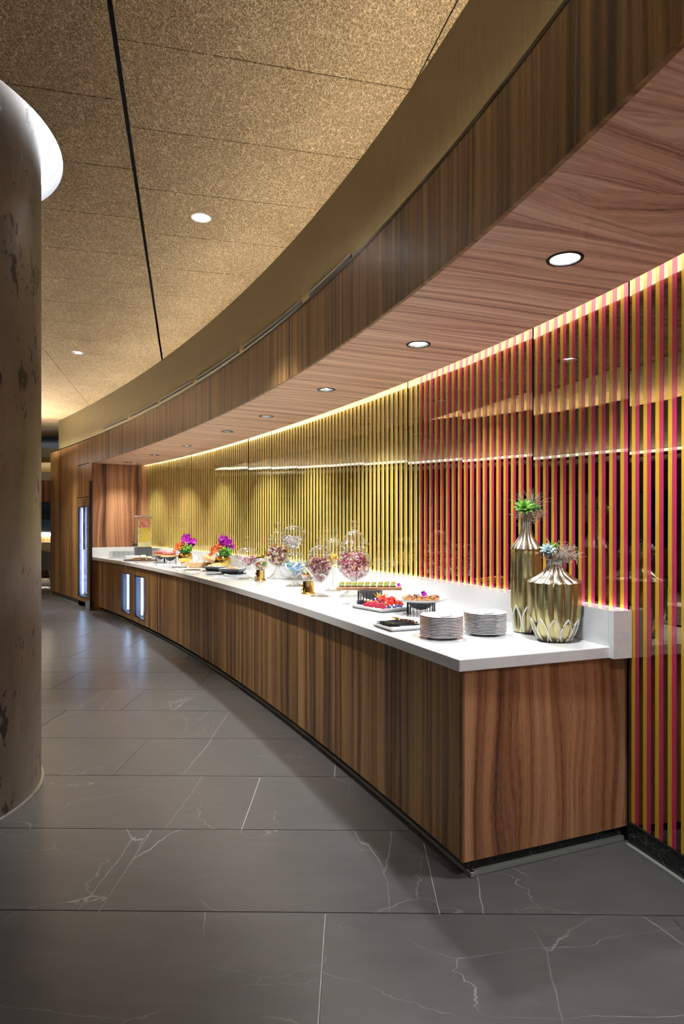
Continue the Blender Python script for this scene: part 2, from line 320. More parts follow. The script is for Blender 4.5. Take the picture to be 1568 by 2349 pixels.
class MB:
    """Collects boxes, lathes and tubes into one mesh."""
    def __init__(s): s.v = []; s.f = []; s.m = []
    def add(s, vs, fs, m=0):
        n = len(s.v); s.v += [Vector(v) for v in vs]; s.f += [tuple(i+n for i in f) for f in fs]; s.m += [m]*len(fs); return s
    def box(s, x0, x1, y0, y1, z0, z1, m=0, T=None):
        vs = [Vector(p) for p in ((x0, y0, z0), (x1, y0, z0), (x1, y1, z0), (x0, y1, z0), (x0, y0, z1), (x1, y0, z1), (x1, y1, z1), (x0, y1, z1))]
        if T: vs = [T @ v for v in vs]
        return s.add(vs, [(3, 2, 1, 0), (4, 5, 6, 7), (0, 1, 5, 4), (1, 2, 6, 5), (2, 3, 7, 6), (3, 0, 4, 7)], m)
    def lathe(s, prof, seg=24, m=0, T=None, rfun=None, cap0=False, cap1=False):
        n = len(prof); vs = []
        for (r, z) in prof:
            for k in range(seg):
                a = 2*PI*k/seg; rr = r*(rfun(a, z) if rfun else 1)
                p = Vector((rr*math.cos(a), rr*math.sin(a), z)); vs.append(T @ p if T else p)
        fs = []
        for i in range(n-1):
            for k in range(seg):
                k2 = (k+1) % seg; fs.append((i*seg+k, i*seg+k2, (i+1)*seg+k2, (i+1)*seg+k))
        if cap0: fs.append(tuple(range(seg-1, -1, -1)))
        if cap1: fs.append(tuple((n-1)*seg+k for k in range(seg)))
        return s.add(vs, fs, m)
    def tube(s, pts, r, seg=6, m=0, cap=True):
        pts = [Vector(p) for p in pts]; vs = []
        rs = r if isinstance(r, (list, tuple)) else [r]*len(pts)
        for i, p in enumerate(pts):
            t = (pts[min(i+1, len(pts)-1)]-pts[max(i-1, 0)])
            t = t.normalized() if t.length > 1e-9 else Vector((0, 0, 1))
            a = t.cross(Vector((0, 0, 1)) if abs(t.z) < .9 else Vector((1, 0, 0))).normalized(); b = t.cross(a)
            for k in range(seg):
                q = 2*PI*k/seg; vs.append(p+(a*math.cos(q)+b*math.sin(q))*rs[i])
        fs = [(i*seg+k, i*seg+(k+1) % seg, (i+1)*seg+(k+1) % seg, (i+1)*seg+k) for i in range(len(pts)-1) for k in range(seg)]
        if cap: fs += [tuple(range(seg-1, -1, -1)), tuple((len(pts)-1)*seg+k for k in range(seg))]
        return s.add(vs, fs, m)
    def blob(s, c, r, m=0, sub=1, jit=0, T=None, rnd=R):
        bm = bmesh.new(); bmesh.ops.create_icosphere(bm, subdivisions=sub, radius=1)
        rx, ry, rz = (r, r, r) if not isinstance(r, (tuple, list)) else r
        vs = []
        for v in bm.verts:
            k = 1+rnd.uniform(-jit, jit); p = Vector((v.co.x*rx*k, v.co.y*ry*k, v.co.z*rz*k))
            vs.append((T @ p if T else p)+Vector(c))
        fs = [tuple(v.index for v in f.verts) for f in bm.faces]; bm.free()
        return s.add(vs, fs, m)
    def build(s, name, mats, parent=None, smooth=True, sharp=.6, uv=None, **t):
        mats = [mats] if not isinstance(mats, (list, tuple)) else mats
        return mk(name, s.v, s.f, None, parent, smooth, uv, mats=list(mats), mi=s.m, sharp=sharp, **t)
def cut(o, cutters):
    """Boolean-subtract temporary solids from o and bake the result."""
    for c in cutters:
        md = o.modifiers.new('cut', 'BOOLEAN'); md.operation = 'DIFFERENCE'; md.object = c; md.solver = 'EXACT'
    dg = bpy.context.evaluated_depsgraph_get(); dg.update()
    me = bpy.data.meshes.new_from_object(o.evaluated_get(dg), preserve_all_data_layers=True, depsgraph=dg)
    o.modifiers.clear(); o.data = me
def tempcyl(x, y, z0, z1, r, seg=48):
    o = MB().lathe([(r, z0), (r, z1)], seg, cap0=True, cap1=True).build('temp_cutter', 'dark', smooth=False)
    o.location = (x, y, 0); return o
def kill(objs):
    for o in objs:
        me = o.data; bpy.data.objects.remove(o)
        if me and me.users == 0: bpy.data.meshes.remove(me)

# ------------------------------------------------------------------ plan curves (X as function of depth Y)
class Curve:
    def __init__(s, pts, deg=None, y0=None, y1=None, ext0=0, ext1=0, raw=False, n=240):
        if raw: P = np.array(pts, float)
        else:
            d = np.array(pts, float); d = d[np.argsort(d[:, 1])]
            c = np.polyfit(d[:, 1], d[:, 0], deg); ys = np.linspace(d[0, 1], d[-1, 1], n); P = np.c_[np.polyval(c, ys), ys]
            if ext0:
                t = P[0]-P[1]; t /= np.linalg.norm(t); P = np.vstack([P[0]+t*ext0*np.linspace(1, 0, 12)[:-1, None], P])
            if ext1:
                t = P[-1]-P[-2]; t /= np.linalg.norm(t); P = np.vstack([P, P[-1]+t*ext1*np.linspace(0, 1, 12)[1:, None]])
        s.P = P; s.S = np.r_[0, np.cumsum(np.linalg.norm(np.diff(P, axis=0), axis=1))]; s.len = s.S[-1]
    def pos(s, q): return np.array([np.interp(q, s.S, s.P[:, 0]), np.interp(q, s.S, s.P[:, 1])])
    def tan(s, q):
        a, b = s.pos(max(q-.02, 0)), s.pos(min(q+.02, s.len)); t = b-a; return t/np.linalg.norm(t)
    def nor(s, q): t = s.tan(q); return np.array([t[1], -t[0]])
    def at(s, q, off=0): return s.pos(q)+s.nor(q)*off
    def offset(s, off): return Curve([s.at(q, off) for q in s.S], raw=True)
    def hit(s, pxx):       # arc length where the pixel column meets the curve
        u = (pxx-784)/FPX; g = s.P[:, 0]-u*s.P[:, 1]
        for i in range(len(g)-1):
            if g[i]*g[i+1] <= 0 and s.P[i, 1] > .5: return float(s.S[i]+(s.S[i+1]-s.S[i])*g[i]/(g[i]-g[i+1]))
        return None
    def near(s, p): return float(s.S[np.argmin(np.linalg.norm(s.P-np.array(p), axis=1))])
    def aty(s, y): return float(np.interp(y, s.P[:, 1], s.S))
def plan(E, z):            # measured edge points at a known height -> plan
    return [((x-784)*(FPX*(z-HC)/(HOR-y))/FPX, FPX*(z-HC)/(HOR-y)) for x, y in E]
ZS, ZF, ZC, ZT = 2.39, 2.799, 3.41, .86       # soffit, fascia top, ceiling, worktop
E1 = [(1568, 88), (1485.6, 168.4), (1393.8, 257.7), (1249.6, 400), (1168, 476), (1065.2, 570.4), (909.6, 700), (868, 731.4), (723.1, 829.6), (589.2, 907.4), (468, 968.6), (568, 918.6), (364.4, 1013), (210, 1062)]
E2 = [(1568, 579), (1441, 645.7), (1228, 751), (1066, 822.5), (900, 888.5), (568, 1006.5), (768.9, 939.2), (950.7, 869), (341.5, 1065.3), (461.4, 1037.2)]
E5 = [(214.9, 1277.7), (304.8, 1292.6), (490, 1331.8), (420, 1316.8), (534.8, 1345.5), (649.6, 1379.9), (720, 1401), (680, 1388.2), (871.3, 1454), (1061.4, 1513.7)]
P0 = np.array([-4.06, 10.27])                  # room-side corner of the end wall
ED = np.array([.82, .5724])                    # direction of the end wall
fas_pts = plan(E1, ZS)+[(-4.62, 11.03), (-5.72, 12.42)]
C_F = Curve(fas_pts, 4, ext0=3.0)              # fascia / soffit outer edge, carried on as the tall wall
C_S = Curve(plan(E2, ZS), 4, ext0=4.0, ext1=.9)     # soffit back edge
C_W = C_S.offset(.083)                         # mirror wall
C_T = Curve(plan(E5, ZT), 3, ext1=.15)         # worktop front edge
sF0, sFend, sFtall = 0.0, C_F.near(P0), C_F.len
sT0, sT1 = 0.0, C_T.near(P0)

def sweep(name, curve, s0, s1, prof, mat, step=.12, closed=True, caps=True, **kw):
    """Sweep a (offset, z) profile along a plan curve; UV in metres."""
    n = max(2, int(abs(s1-s0)/step)+1); m = len(prof); vs = []; uvv = []
    cum = [0]
    for i in range(1, m+1): cum.append(cum[-1]+math.dist(prof[i % m], prof[i-1]))
    for q in np.linspace(s0, s1, n):
        p = curve.pos(q); nn = curve.nor(q)
        for (o, z) in prof: vs.append((p[0]+nn[0]*o, p[1]+nn[1]*o, z))
    qs = list(np.linspace(s0, s1, n)); fs = []; fuv = []
    mm = m if closed else m-1
    for i in range(n-1):
        for k in range(mm):
            k2 = (k+1) % m; fs.append((i*m+k, i*m+k2, (i+1)*m+k2, (i+1)*m+k))
            fuv.append([(qs[i], cum[k]), (qs[i], cum[k+1]), (qs[i+1], cum[k+1]), (qs[i+1], cum[k])])
    if caps and closed:
        for i, rev in ((0, False), (n-1, True)):
            f = [i*m+k for k in range(m)]; f = f if not rev else f[::-1]
            fs.append(tuple(f)); fuv.append([(prof[j-i*m][0], prof[j-i*m][1]) for j in f])
    par = kw.pop('parent', None); sm = kw.pop('smooth', True)
    me = bpy.data.meshes.new(name); me.from_pydata(vs, [], fs)
    ul = me.uv_layers.new(name='UVMap'); flat = [c for f in fuv for p in f for c in p]; ul.data.foreach_set('uv', flat)
    me.materials.append(M[mat])
    if sm:
        me.polygons.foreach_set('use_smooth', [True]*len(fs)); me.set_sharp_from_angle(angle=.5)
    bm = bmesh.new(); bm.from_mesh(me); bmesh.ops.recalc_face_normals(bm, faces=bm.faces); bm.to_mesh(me); bm.free()
    o = bpy.data.objects.new(name, me); COL.objects.link(o)
    if par: o.parent = par
    return tag(o, **kw)
def prism(name, poly, z0, z1, mat, uvdir=None, **kw):
    n = len(poly); vs = [(p[0], p[1], z0) for p in poly]+[(p[0], p[1], z1) for p in poly]
    fs = [tuple(range(n-1, -1, -1)), tuple(range(n, 2*n))]+[(i, (i+1) % n, n+(i+1) % n, n+i) for i in range(n)]
    if uvdir is not None:
        u = [p[0]*uvdir[0]+p[1]*uvdir[1] for p in poly]
        kw['uv'] = [(a, z0) for a in u]+[(a, z1) for a in u]
    o = mk(name, vs, fs, mat, **kw)
    bm = bmesh.new(); bm.from_mesh(o.data); bmesh.ops.recalc_face_normals(bm, faces=bm.faces); bm.to_mesh(o.data); bm.free()
    return o
def bevel(o, w=.003, seg=2):
    md = o.modifiers.new('bevel', 'BEVEL'); md.width = w; md.segments = seg; md.limit_method = 'ANGLE'; md.angle_limit = .7
    return o
def spot(name, loc, energy, size, blend, radius, col, parent):
    d = bpy.data.lights.new(name, 'SPOT'); d.energy = energy; d.spot_size = size; d.spot_blend = blend; d.shadow_soft_size = radius; d.color = col
    o = bpy.data.objects.new(name, d); COL.objects.link(o); o.location = loc; o.parent = parent; return o

# ================================================================== THE SETTING
# ---- floor: every tile a piece on a grout bed
TW, TD, TG = 1.2192, .6096, .005
ta = -20/FPX                                    # tiles run a touch off the view axis
floor = mk('floor', [(-13, -7, -.006), (7, -7, -.006), (7, 22, -.006), (-13, 22, -.006)], [(0, 1, 2, 3)], 'grout', kind='structure')
tile_me = MB().box(-TW/2+TG/2, TW/2-TG/2, -TD/2+TG/2, TD/2-TG/2, -.005, 0)
tile0 = tile_me.build('floor_tile', 'floor_marble', floor, smooth=False)
first = True; ca, sa = math.cos(ta), math.sin(ta)
d1 = FPX*HC/(1904.5-HOR)                        # depth of one measured joint
for r in range(-4, 22):
    yc = d1+(r+.5)*TD
    for c in range(-9, 5):
        xc = -.4957+(c+.5)*TW+((r % 3)*TW/3)     # joints step a third each row
        wx, wy = xc*ca+yc*math.sin(-ta), -xc*math.sin(-ta)*1+yc*ca
        if wy < .2 or wy > 17 or abs(wx) > wy*.62+1.3 or wx > C_W.pos(C_W.aty(min(wy, 11)))[0]+.7: continue
        if first: o = tile0; first = False
        else: o = inst(tile0, parent=floor)
        o.location = (wx, wy, 0); o.rotation_euler = (0, 0, ta)

# ---- ceiling: fibre boards in strips, black slot between two strips
ceiling = mk('ceiling', [(-13, -7, ZC+.22), (-13, 22, ZC+.22), (7, 22, ZC+.22), (7, -7, ZC+.22)], [(0, 1, 2, 3)], 'dark', kind='structure')
sl0, sl1 = np.array(plan([(250, 0)], ZC)[0]), np.array(plan([(371, 821)], ZC)[0])
cd = (sl1-sl0)/np.linalg.norm(sl1-sl0); cn = np.array([cd[1], -cd[0]])
BW, BL, SLOT = 1.30, .60, .016
crot = math.atan2(cd[1], cd[0])-PI/2
COLC, COLR = np.array([-2.375, 3.136]), .80     # round column
OPC, OPR = np.array([-2.44, 3.20]), .945        # opening in the ceiling around it
dl_px = [(461, 499), (178, 809)]
room_dl = [plan([p], ZC)[0] for p in dl_px]
step_dl = np.array(room_dl[1])-np.array(room_dl[0])
def board_mesh(width):
    return MB().box(-width/2+.003, width/2-.003, -BL/2+.003, BL/2-.003, 0, .02)
boards = {}
strips = [(-BW*2.5-SLOT/2, BW), (-BW*1.5-SLOT/2, BW), (-BW*.5-SLOT/2, BW), (BW*.5+SLOT/2, BW), (BW*1.5+SLOT/2, BW), (BW*2.5+SLOT/2, BW)]
bprot = board_mesh(BW).build('ceiling_board', 'woodwool', ceiling, smooth=False)
used = False
extra_dl = [(-5.0, 3.4), (-5.3, 10.6), (-7.2, 9.3), (-7.4, 6.0)]  # the one farthest along is added, hidden by the column, to light the tall wall
cuts = [(x, y, .062) for x, y in room_dl]+[(OPC[0], OPC[1], OPR)]
fasc_edge = C_F
for si, (offc, wd) in enumerate(strips):
    for k in range(-13, 26):
        c = sl0+cn*offc+cd*((k+.5+(.33 if si % 2 else 0))*BL)
        if c[1] < -5.5 or c[1] > 14.5: continue
        if c[1] > 0 and abs(c[0]) > c[1]*.62+2.4: continue
        q = C_F.aty(min(max(c[1], -1.5), 12.4)); fx = C_F.pos(q)[0]
        if c[0] > fx+1.0: continue
        o = bprot if not used else inst(bprot, parent=ceiling)
        used = True
        o.location = (c[0], c[1], ZC); o.rotation_euler = (0, 0, crot)
        cs = [t for t in cuts if math.hypot(t[0]-c[0], t[1]-c[1]) < t[2]+.75]
        if cs:
            if o is bprot: continue
            o.data = o.data.copy()
            tmp = [tempcyl(t[0], t[1], ZC-.1, ZC+.1, t[2], 64) for t in cs]
            bpy.context.view_layer.update(); cut(o, tmp); kill(tmp)
# ---- mirror wall with lacquered stripes: flat panels set round the curve
wall_r = empty('wall_right', kind='structure')
sJ = C_W.hit(1441)                              # the open joint beside the counter end
PER = .0675; NP = 10; PW = PER*NP
def stripe_cols(gx):
    """colours of one repeat by its pixel column in the photograph's frame of the wall"""
    return ('lacq_amber', 'lacq_lime') if gx < 955 else ('lacq_amber', 'lacq_pink')
ZW0, ZW1 = .10, ZS+.14
stripe_proto = {}
def stripe(mat, wdt, z0, z1):
    k = (mat, wdt, z0, z1)
    if k not in stripe_proto:
        o = MB().box(-wdt/2, wdt/2, -.0008, 0, z0, z1).build('stripe', mat, smooth=False); stripe_proto[k] = [o, False]
    p = stripe_proto[k]
    if not p[1]: p[1] = True; return p[0]
    return inst(p[0])
tilt = random.Random(5)
for i in range(-5, 16):
    s0, s1 = sJ+i*PW, sJ+(i+1)*PW
    if s1 > C_W.len: s1 = C_W.len
    if s0 < .6 or s1-s0 < .2: continue
    a, b = C_W.pos(s0), C_W.pos(s1); t = (b-a)/np.linalg.norm(b-a); W_ = np.linalg.norm(b-a)
    if a[1] > 11.2: continue
    z0 = ZW0 if i < 0 else .95
    g = 0.004 if i in (0, -1) else .0015
    ang = math.atan2(t[1], t[0])
    p = MB().box(g, W_-g, -.006-.0, .0, z0, ZW1).build('glass_panel', 'mirror', wall_r, smooth=False)
    # local x runs along the wall away from the camera; local +y points to the room
    p.location = (a[0], a[1], 0); p.rotation_euler = (tilt.uniform(-.0015, .0015), 0, ang+tilt.uniform(-.002, .002))
    nrep = int(W_/PER+.3)
    for k in range(nrep):
        x = (k+.08)*PER
        mid = a+t*(x+PER/2); gx = 784+mid[0]/mid[1]*FPX if mid[1] > .3 else 2000
        ca_, cb_ = stripe_cols(gx)
        order = [(cb_, .0), (ca_, .0225)]       # seen from the room: first colour lies to the left
        for (mm, dx) in order:
            if i == -1 and k == 2 and mm == 'lacq_pink': continue
            st = stripe(mm, .0215, z0+.004, ZW1-.002); st.parent = p
            st.location = (x+dx+.0107, .0008, 0)
# wall core behind the panels (keeps light in)
sweep('wall_core', C_W, .3, C_W.len, [(.02, 0), (.12, 0), (.12, ZC+.2), (.02, ZC+.2)], 'dark', parent=wall_r)
# ---- soffit with wooden underside (holes for the lamps)
sof_dl = [(1295, 594), (959, 790), (748, 894), (611, 955), (522, 990), (428, 1022.5), (354.2, 1043.6), (293.8, 1060.5)]
sof_dl = [plan([p], ZS)[0] for p in sof_dl]
sof_near = [(1.21, 1.22), (1.50, .02), (1.78, -1.2)]          # the row goes on past the right edge of the picture
qs = np.linspace(0, sFend+.02, 120); out = []; back = []
for q in qs:
    p = C_F.pos(q); t = C_F.tan(q); rel = C_S.P-p
    j = int(np.argmin(np.abs(rel@t)+1e3*((rel@np.array([t[1], -t[0]])) < 0))); out.append(p+np.array([t[1], -t[0]])*.0185); back.append(C_S.P[j])
vs = []; uvs = []; fs = []
for i, (a, b) in enumerate(zip(out, back)):
    wl = np.linalg.norm(b-a); u = qs[i]
    vs += [(a[0], a[1], ZS), (b[0], b[1], ZS), (b[0], b[1], ZS+.02), (a[0], a[1], ZS+.02)]; uvs += [(u, 0), (u, wl), (u, wl), (u, 0)]
n = len(out)
for i in range(n-1):
    for k in range(4): fs.append((i*4+k, i*4+(k+1) % 4, (i+1)*4+(k+1) % 4, (i+1)*4+k))
fs += [(3, 2, 1, 0), tuple((n-1)*4+k for k in range(4))]
soffit = mk('trim_1', vs, fs, 'wood_bounce_lit', uv=uvs, kind='structure', label='walnut-veneered soffit curving over the counter', cat='soffit')
bm = bmesh.new(); bm.from_mesh(soffit.data); bmesh.ops.recalc_face_normals(bm, faces=bm.faces); bm.to_mesh(soffit.data); bm.free()
tmp = [tempcyl(x, y, ZS-.1, ZS+.1, .058) for x, y in sof_dl+sof_near[:2]]
bpy.context.view_layer.update(); cut(soffit, tmp); kill(tmp)
# slot behind the soffit: white-painted box with the strip lamp
sweep('trim_2', C_S, .6, C_S.len-.02, [(-.03, ZS+.02), (0, ZS+.02), (0, ZS+.14), (-.03, ZS+.14)], 'white_paint', kind='structure', label='white upstand hidden behind the soffit edge', cat='trim')
led = sweep('led_strip', C_S, .8, C_S.len-.3, [(.0005, ZS+.025), (.005, ZS+.025), (.005, ZS+.132), (.0005, ZS+.132)], 'led_slot', label='long warm light strip in the slot above the striped mirror wall', cat='light strip')
sweep('trim_3', C_S, .6, C_S.len-.02, [(-.03, ZS+.14), (.10, ZS+.14), (.10, ZS+.16), (-.03, ZS+.16)], 'white_paint', kind='structure', label='lid of the light slot', cat='trim')
# ---- wooden fascia boards (bent veneer sheets), black lip, bronze band
fascia = empty('trim_4', kind='structure', label='dark walnut fascia curving above the counter', cat='fascia')
nb = 9; edges = np.linspace(0, sFend, nb+1)
for i in range(nb):
    sweep('fascia_board', C_F, edges[i]+.0006, edges[i+1]-.0006, [(0, ZS-.001), (.018, ZS-.001), (.018, ZF), (0, ZF)], 'wood_brown', parent=fascia)
lip = sweep('trim_5', C_F, 0, sFtall, [(-.002, ZF), (.018, ZF), (.018, ZF+.018), (-.002, ZF+.018)], 'black_metal', kind='structure', label='thin black lip along the top of the walnut fascia', cat='trim')
band = sweep('trim_6', C_F, 0, sFtall-.25, [(.085, ZF-.10), (.10, ZF-.10), (.10, ZC+.06), (.085, ZC+.06)], 'bronze', kind='structure', label='tall brushed bronze band curving up to the ceiling', cat='trim')
sweep('trim_7', C_F, 0, sFtall, [(.018, ZF-.03), (.0845, ZF-.03), (.0845, ZF-.015), (.018, ZF-.015)], 'white_paint', kind='structure', label='bottom of the light trough behind the fascia', cat='trim')
sweep('cove_light_strip', C_F, .2, sFtall-.3, [(.050, ZF-.004), (.066, ZF-.004), (.066, ZF+.006), (.050, ZF+.006)], 'led_cove', label='hidden strip lamp washing up the bronze band', cat='light strip')
# slot diffusers in the foot of the bronze band
C_B = C_F.offset(.085)
for n_, (xa, xb) in enumerate([(237, 291), (299, 361), (368, 442), (452, 547), (560, 692), (710, 806)]):
    qa, qb = sorted((C_B.hit(xa), C_B.hit(xb)))
    d = empty('air_diffuser', (0, 0, 0), label=['slot diffuser farthest along the bronze band', 'second farthest slot diffuser in the bronze band', 'third farthest slot diffuser in the bronze band', 'third nearest slot diffuser in the bronze band', 'second nearest slot diffuser in the bronze band', 'slot diffuser nearest the camera in the bronze band'][n_], cat='air vent', group='slot diffusers in the bronze band')
    sweep('slot', C_B, qa, qb, [(-.006, ZF+.098), (.001, ZF+.098), (.001, ZF+.130), (-.006, ZF+.130)], 'dark', parent=d)
    sweep('edge_strip', C_B, qa, qb, [(-.007, ZF+.1302), (.001, ZF+.1302), (.001, ZF+.133), (-.007, ZF+.133)], 'alu', parent=d)
# ---- end wall of the recess
ER = P0+ED*1.02; en = np.array([ED[1], -ED[0]])      # en points to the camera
wall_e = prism('wall_end', [P0, ER, ER-en*.12, P0-en*.12], 0, ZS+.0, 'wood_warm_lit', uvdir=ED, kind='structure')
# ---- tall wall beyond the recess: panels, cooler bay, kick
tall = empty('wall_tall', kind='structure', label='tall walnut-clad wall beyond the counter', cat='wall')
qA, qB, qC = sFend+.03, C_F.hit(204.5), C_F.hit(176.4)
qD = C_F.len
sweep('side_post', C_F, sFend-.0, qB, [(0, .06), (.04, .06), (.04, ZF), (0, ZF)], 'wood_brown', parent=tall)
pan = np.linspace(qC, qD, 4)
for i in range(3):
    sweep('wall_panel', C_F, pan[i]+.001, pan[i+1]-.001, [(0, .10), (.03, .10), (.03, ZF), (0, ZF)], 'wood_brown', parent=tall)
zc1, zc0 = HC+(HOR-1142)*10.75/FPX, .09
zu = HC+(HOR-1066)*10.75/FPX
sweep('wall_panel', C_F, qB+.004, qC-.004, [(0, zc1+.012), (.03, zc1+.012), (.03, zu-.006), (0, zu-.006)], 'wood_brown', parent=tall)
sweep('wall_panel', C_F, qB+.001, qC-.001, [(0, zu+.006), (.03, zu+.006), (.03, ZF), (0, ZF)], 'wood_brown', parent=tall)
sweep('core', C_F, sFend, qD, [(.55, 0), (.60, 0), (.60, ZF), (.55, ZF)], 'dark', parent=tall)
sweep('core_top', C_F, qB, qC, [(.032, zc1), (.55, zc1), (.55, ZF), (.032, ZF)], 'dark', parent=tall)
sweep('end_return', C_F, qD-.02, qD, [(.03, 0), (.6, 0), (.6, ZF), (.03, ZF)], 'wood_brown', parent=tall)
sweep('kick_stone', C_F, qC, qD, [(.03, 0), (.06, 0), (.06, .11), (.03, .11)], 'black_marble', parent=tall)
sweep('kick_bar', C_F, qC, qD, [(.012, 0), (.032, 0), (.032, .018), (.012, .018)], 'kick_alu', parent=tall)
bt = sweep('trim_8', C_F, sFend-.035, sFend+.035, [(-.03, .05), (0, .05), (0, 2.10), (-.03, 2.10)], 'black_metal', kind='structure', label='black upright trim between tall cooler and counter', cat='trim')
# ---- room beyond and behind the camera (seen in the mirrors)
wall_l = mk('wall_left', [(-10, -6, 0), (-10, 17.6, 0), (-10, 17.6, ZC+.1), (-10, -6, ZC+.1)], [(0, 1, 2, 3)], 'wood_warm_lit', uv=[(0, 0), (23.6, 0), (23.6, 3.5), (0, 3.5)], kind='structure')
wall_b = empty('wall_back', (0, -6, 0), kind='structure')      # unseen front behind the camera, left open to let fill light in
for k in range(8): MB().box(-10+k*2-.04, -10+k*2+.04, -.05, .05, 0, ZC+.1).build('mullion', 'black_metal', wall_b, smooth=False)
MB().box(-10, 4, -.06, .06, 0, .12).build('sill', 'black_metal', wall_b, smooth=False)
# windows on the far-left wall, seen dimly in the mirrors
for i in range(7):
    y = -4.6+i*3.0
    wn = empty('window_%d' % (i+1), (-9.96, y, 0), PI/2, kind='structure')
    MB().box(-1.25, 1.25, -.02, .0, .95, 2.15).build('pane', 'window_night', wn, smooth=False)
    mb = MB()
    for (a, b, c, d) in ((-1.3, 1.3, .90, .95), (-1.3, 1.3, 2.15, 2.20), (-1.3, -1.25, .95, 2.15), (1.25, 1.3, .95, 2.15)): mb.box(a, b, -.05, .0, c, d)
    mb.build('window_frame', 'black_metal', wn, smooth=False)
lb_ = empty('trim_11', (0, 0, 0), kind='structure', label='unseen bulkhead added for a light trough across the room', cat='bulkhead')  # added out of view; hides the fill lamp and cuts off its light
MB().box(-6.25, -6.05, -3.0, 11.8, 2.45, ZC).build('face', 'dark_face', lb_, smooth=False)
MB().box(-6.05, -5.75, -3.0, 11.8, 2.45, 2.50).build('trough', 'white_paint', lb_, smooth=False)
MB().box(-5.77, -5.75, -3.0, 11.8, 2.50, 2.614).build('lip', 'dark_face', lb_, smooth=False)
MB().box(-5.749, -5.74, -2.95, 11.75, 2.555, 2.60).build('edge_light', 'led_edge', lb_, smooth=False)
mk('added_cove_lamp', *(lambda m: (m.v, m.f))(MB().box(-5.95, -5.87, -2.9, 11.7, 2.56, 2.60)), 'led_fill', label='long strip lamp added across the room to light the ceiling', cat='light strip')  # added fill lamp, brightens the fibre ceiling
# far end wall with bulkhead, wood band, night window and bench, seen past the column
YF = 17.5
def far(name, x0, x1, z0, z1, mat, y0=YF, y1=YF+.2, **kw):
    return mk(name, *(lambda m: (m.v, m.f))(MB().box(x0, x1, y0, y1, z0, z1)), mat, uv=None if not mat.startswith('wood') else (lambda lp: (0, 0)), **kw)
wf = mk('wall_far', [(-10, YF, 0), (-4, YF, 0), (-4, YF, ZC+.1), (-10, YF, ZC+.1)], [(0, 1, 2, 3)], 'wood_warm_lit', uv=[(0, 0), (6, 0), (6, 3.5), (0, 3.5)], kind='structure')
far('ceiling_far', -10, -4, 2.83, 2.95, 'gold_ceiling', 14.6, YF, kind='structure', label='lower gold-leaf ceiling beyond the tall wall', cat='ceiling')
far('trim_9', -10, -4, 2.62, 2.83, 'white_paint', YF-.08, YF, kind='structure', label='white cornice band on the far wall', cat='trim')
far('trim_10', -10, -4, 2.95, 3.16, 'cream', 14.5, 14.6, kind='structure', label='cream bulkhead edge at the far lower ceiling', cat='trim')
w8 = far('window_8', -9.2, -6.6, 1.19, 2.03, 'window_night', YF-.04, YF, kind='structure')
mb = MB()
for z in np.linspace(1.55, 1.85, 6): mb.box(-9.2, -6.6, YF-.055, YF-.041, z, z+.025)
mb.build('blind_slats', 'black_metal', w8, smooth=False, kind='stuff')
far('shelf_light', -9.2, -6.6, 1.10, 1.15, 'led_cove', YF-.06, YF, label='pinkish strip lamp under the far window', cat='light strip')
bench = empty('bench', (-7.9, YF-.45, 0), label='cream upholstered bench below the far window', cat='bench')
MB().box(-1.4, 1.4, .25, .43, .40, .92).build('back_cushion', 'cream', bench, smooth=False)
MB().box(-1.4, 1.4, -.25, .25, .38, .48).build('seat_cushion', 'cream', bench, smooth=False)
MB().box(-1.4, 1.4, -.20, .43, 0, .38).build('base', 'walnut_board', bench, smooth=False)
far('rug', -9.4, -6.0, 0.0, .012, 'rug', 14.3, 16.4, label='patterned pale rug under the grey chair', cat='rug')
ch = empty('lounge_chair', (px(97, 14.7), 14.75, .014), .2, label='grey upholstered tub chair with pale wooden legs', cat='chair')
mb = MB()
for a0 in range(1):
    n = 18; vs = []; fs = []
    for i in range(n+1):
        a = -PI*.05+(PI*1.1)*i/n
        for (r, z) in ((.27, .40), (.31, .62), (.30, .80), (.25, .80), (.25, .62), (.22, .40)):
            vs.append((r*math.cos(a), -r*math.sin(a), z if z < .7 else z-.08*abs(math.cos(a))))
    for i in range(n):
        for k in range(6): fs.append((i*6+k, i*6+(k+1) % 6, (i+1)*6+(k+1) % 6, (i+1)*6+k))
    fs += [tuple(range(6)), tuple(n*6+k for k in range(6))]
    mb.add(vs, fs)
mb.build('backrest', 'chair_fabric', ch)
MB().lathe([(.0, .33), (.25, .33), (.27, .37), (.27, .43), (.22, .46), (0, .46)], 20).build('seat', 'chair_fabric', ch)
for sx in (-1, 1):
    for sy in (-1, 1): MB().tube([(sx*.16, sy*.16, .34), (sx*.22, sy*.22, 0)], [.022, .012], 8).build('leg', 'chair_leg', ch)

# ---- black stone base and metal bar along the mirror wall beside the counter
cor = C_T.pos(0); Ed = np.array([.93, .3675]); Ed /= np.linalg.norm(Ed)
endn = np.array([Ed[1], -Ed[0]])               # faces the camera
sCW = C_W.near(cor+Ed*.85)
base_r = empty('baseboard_right', kind='structure', label='black marble base along the striped wall', cat='baseboard')
sweep('stone', C_W, .4, sCW-.02, [(-.012, 0), (.005, 0), (.005, .098), (-.012, .098)], 'black_marble', parent=base_r)
sweep('metal_bar', C_W, .4, sCW-.02, [(-.030, 0), (-.012, 0), (-.012, .016), (-.030, .016)], 'kick_alu', parent=base_r)
sweep('cap_rail', C_W, .4, sCW-.02, [(-.014, .098), (.005, .098), (.005, .106), (-.014, .106)], 'black_metal', parent=base_r)

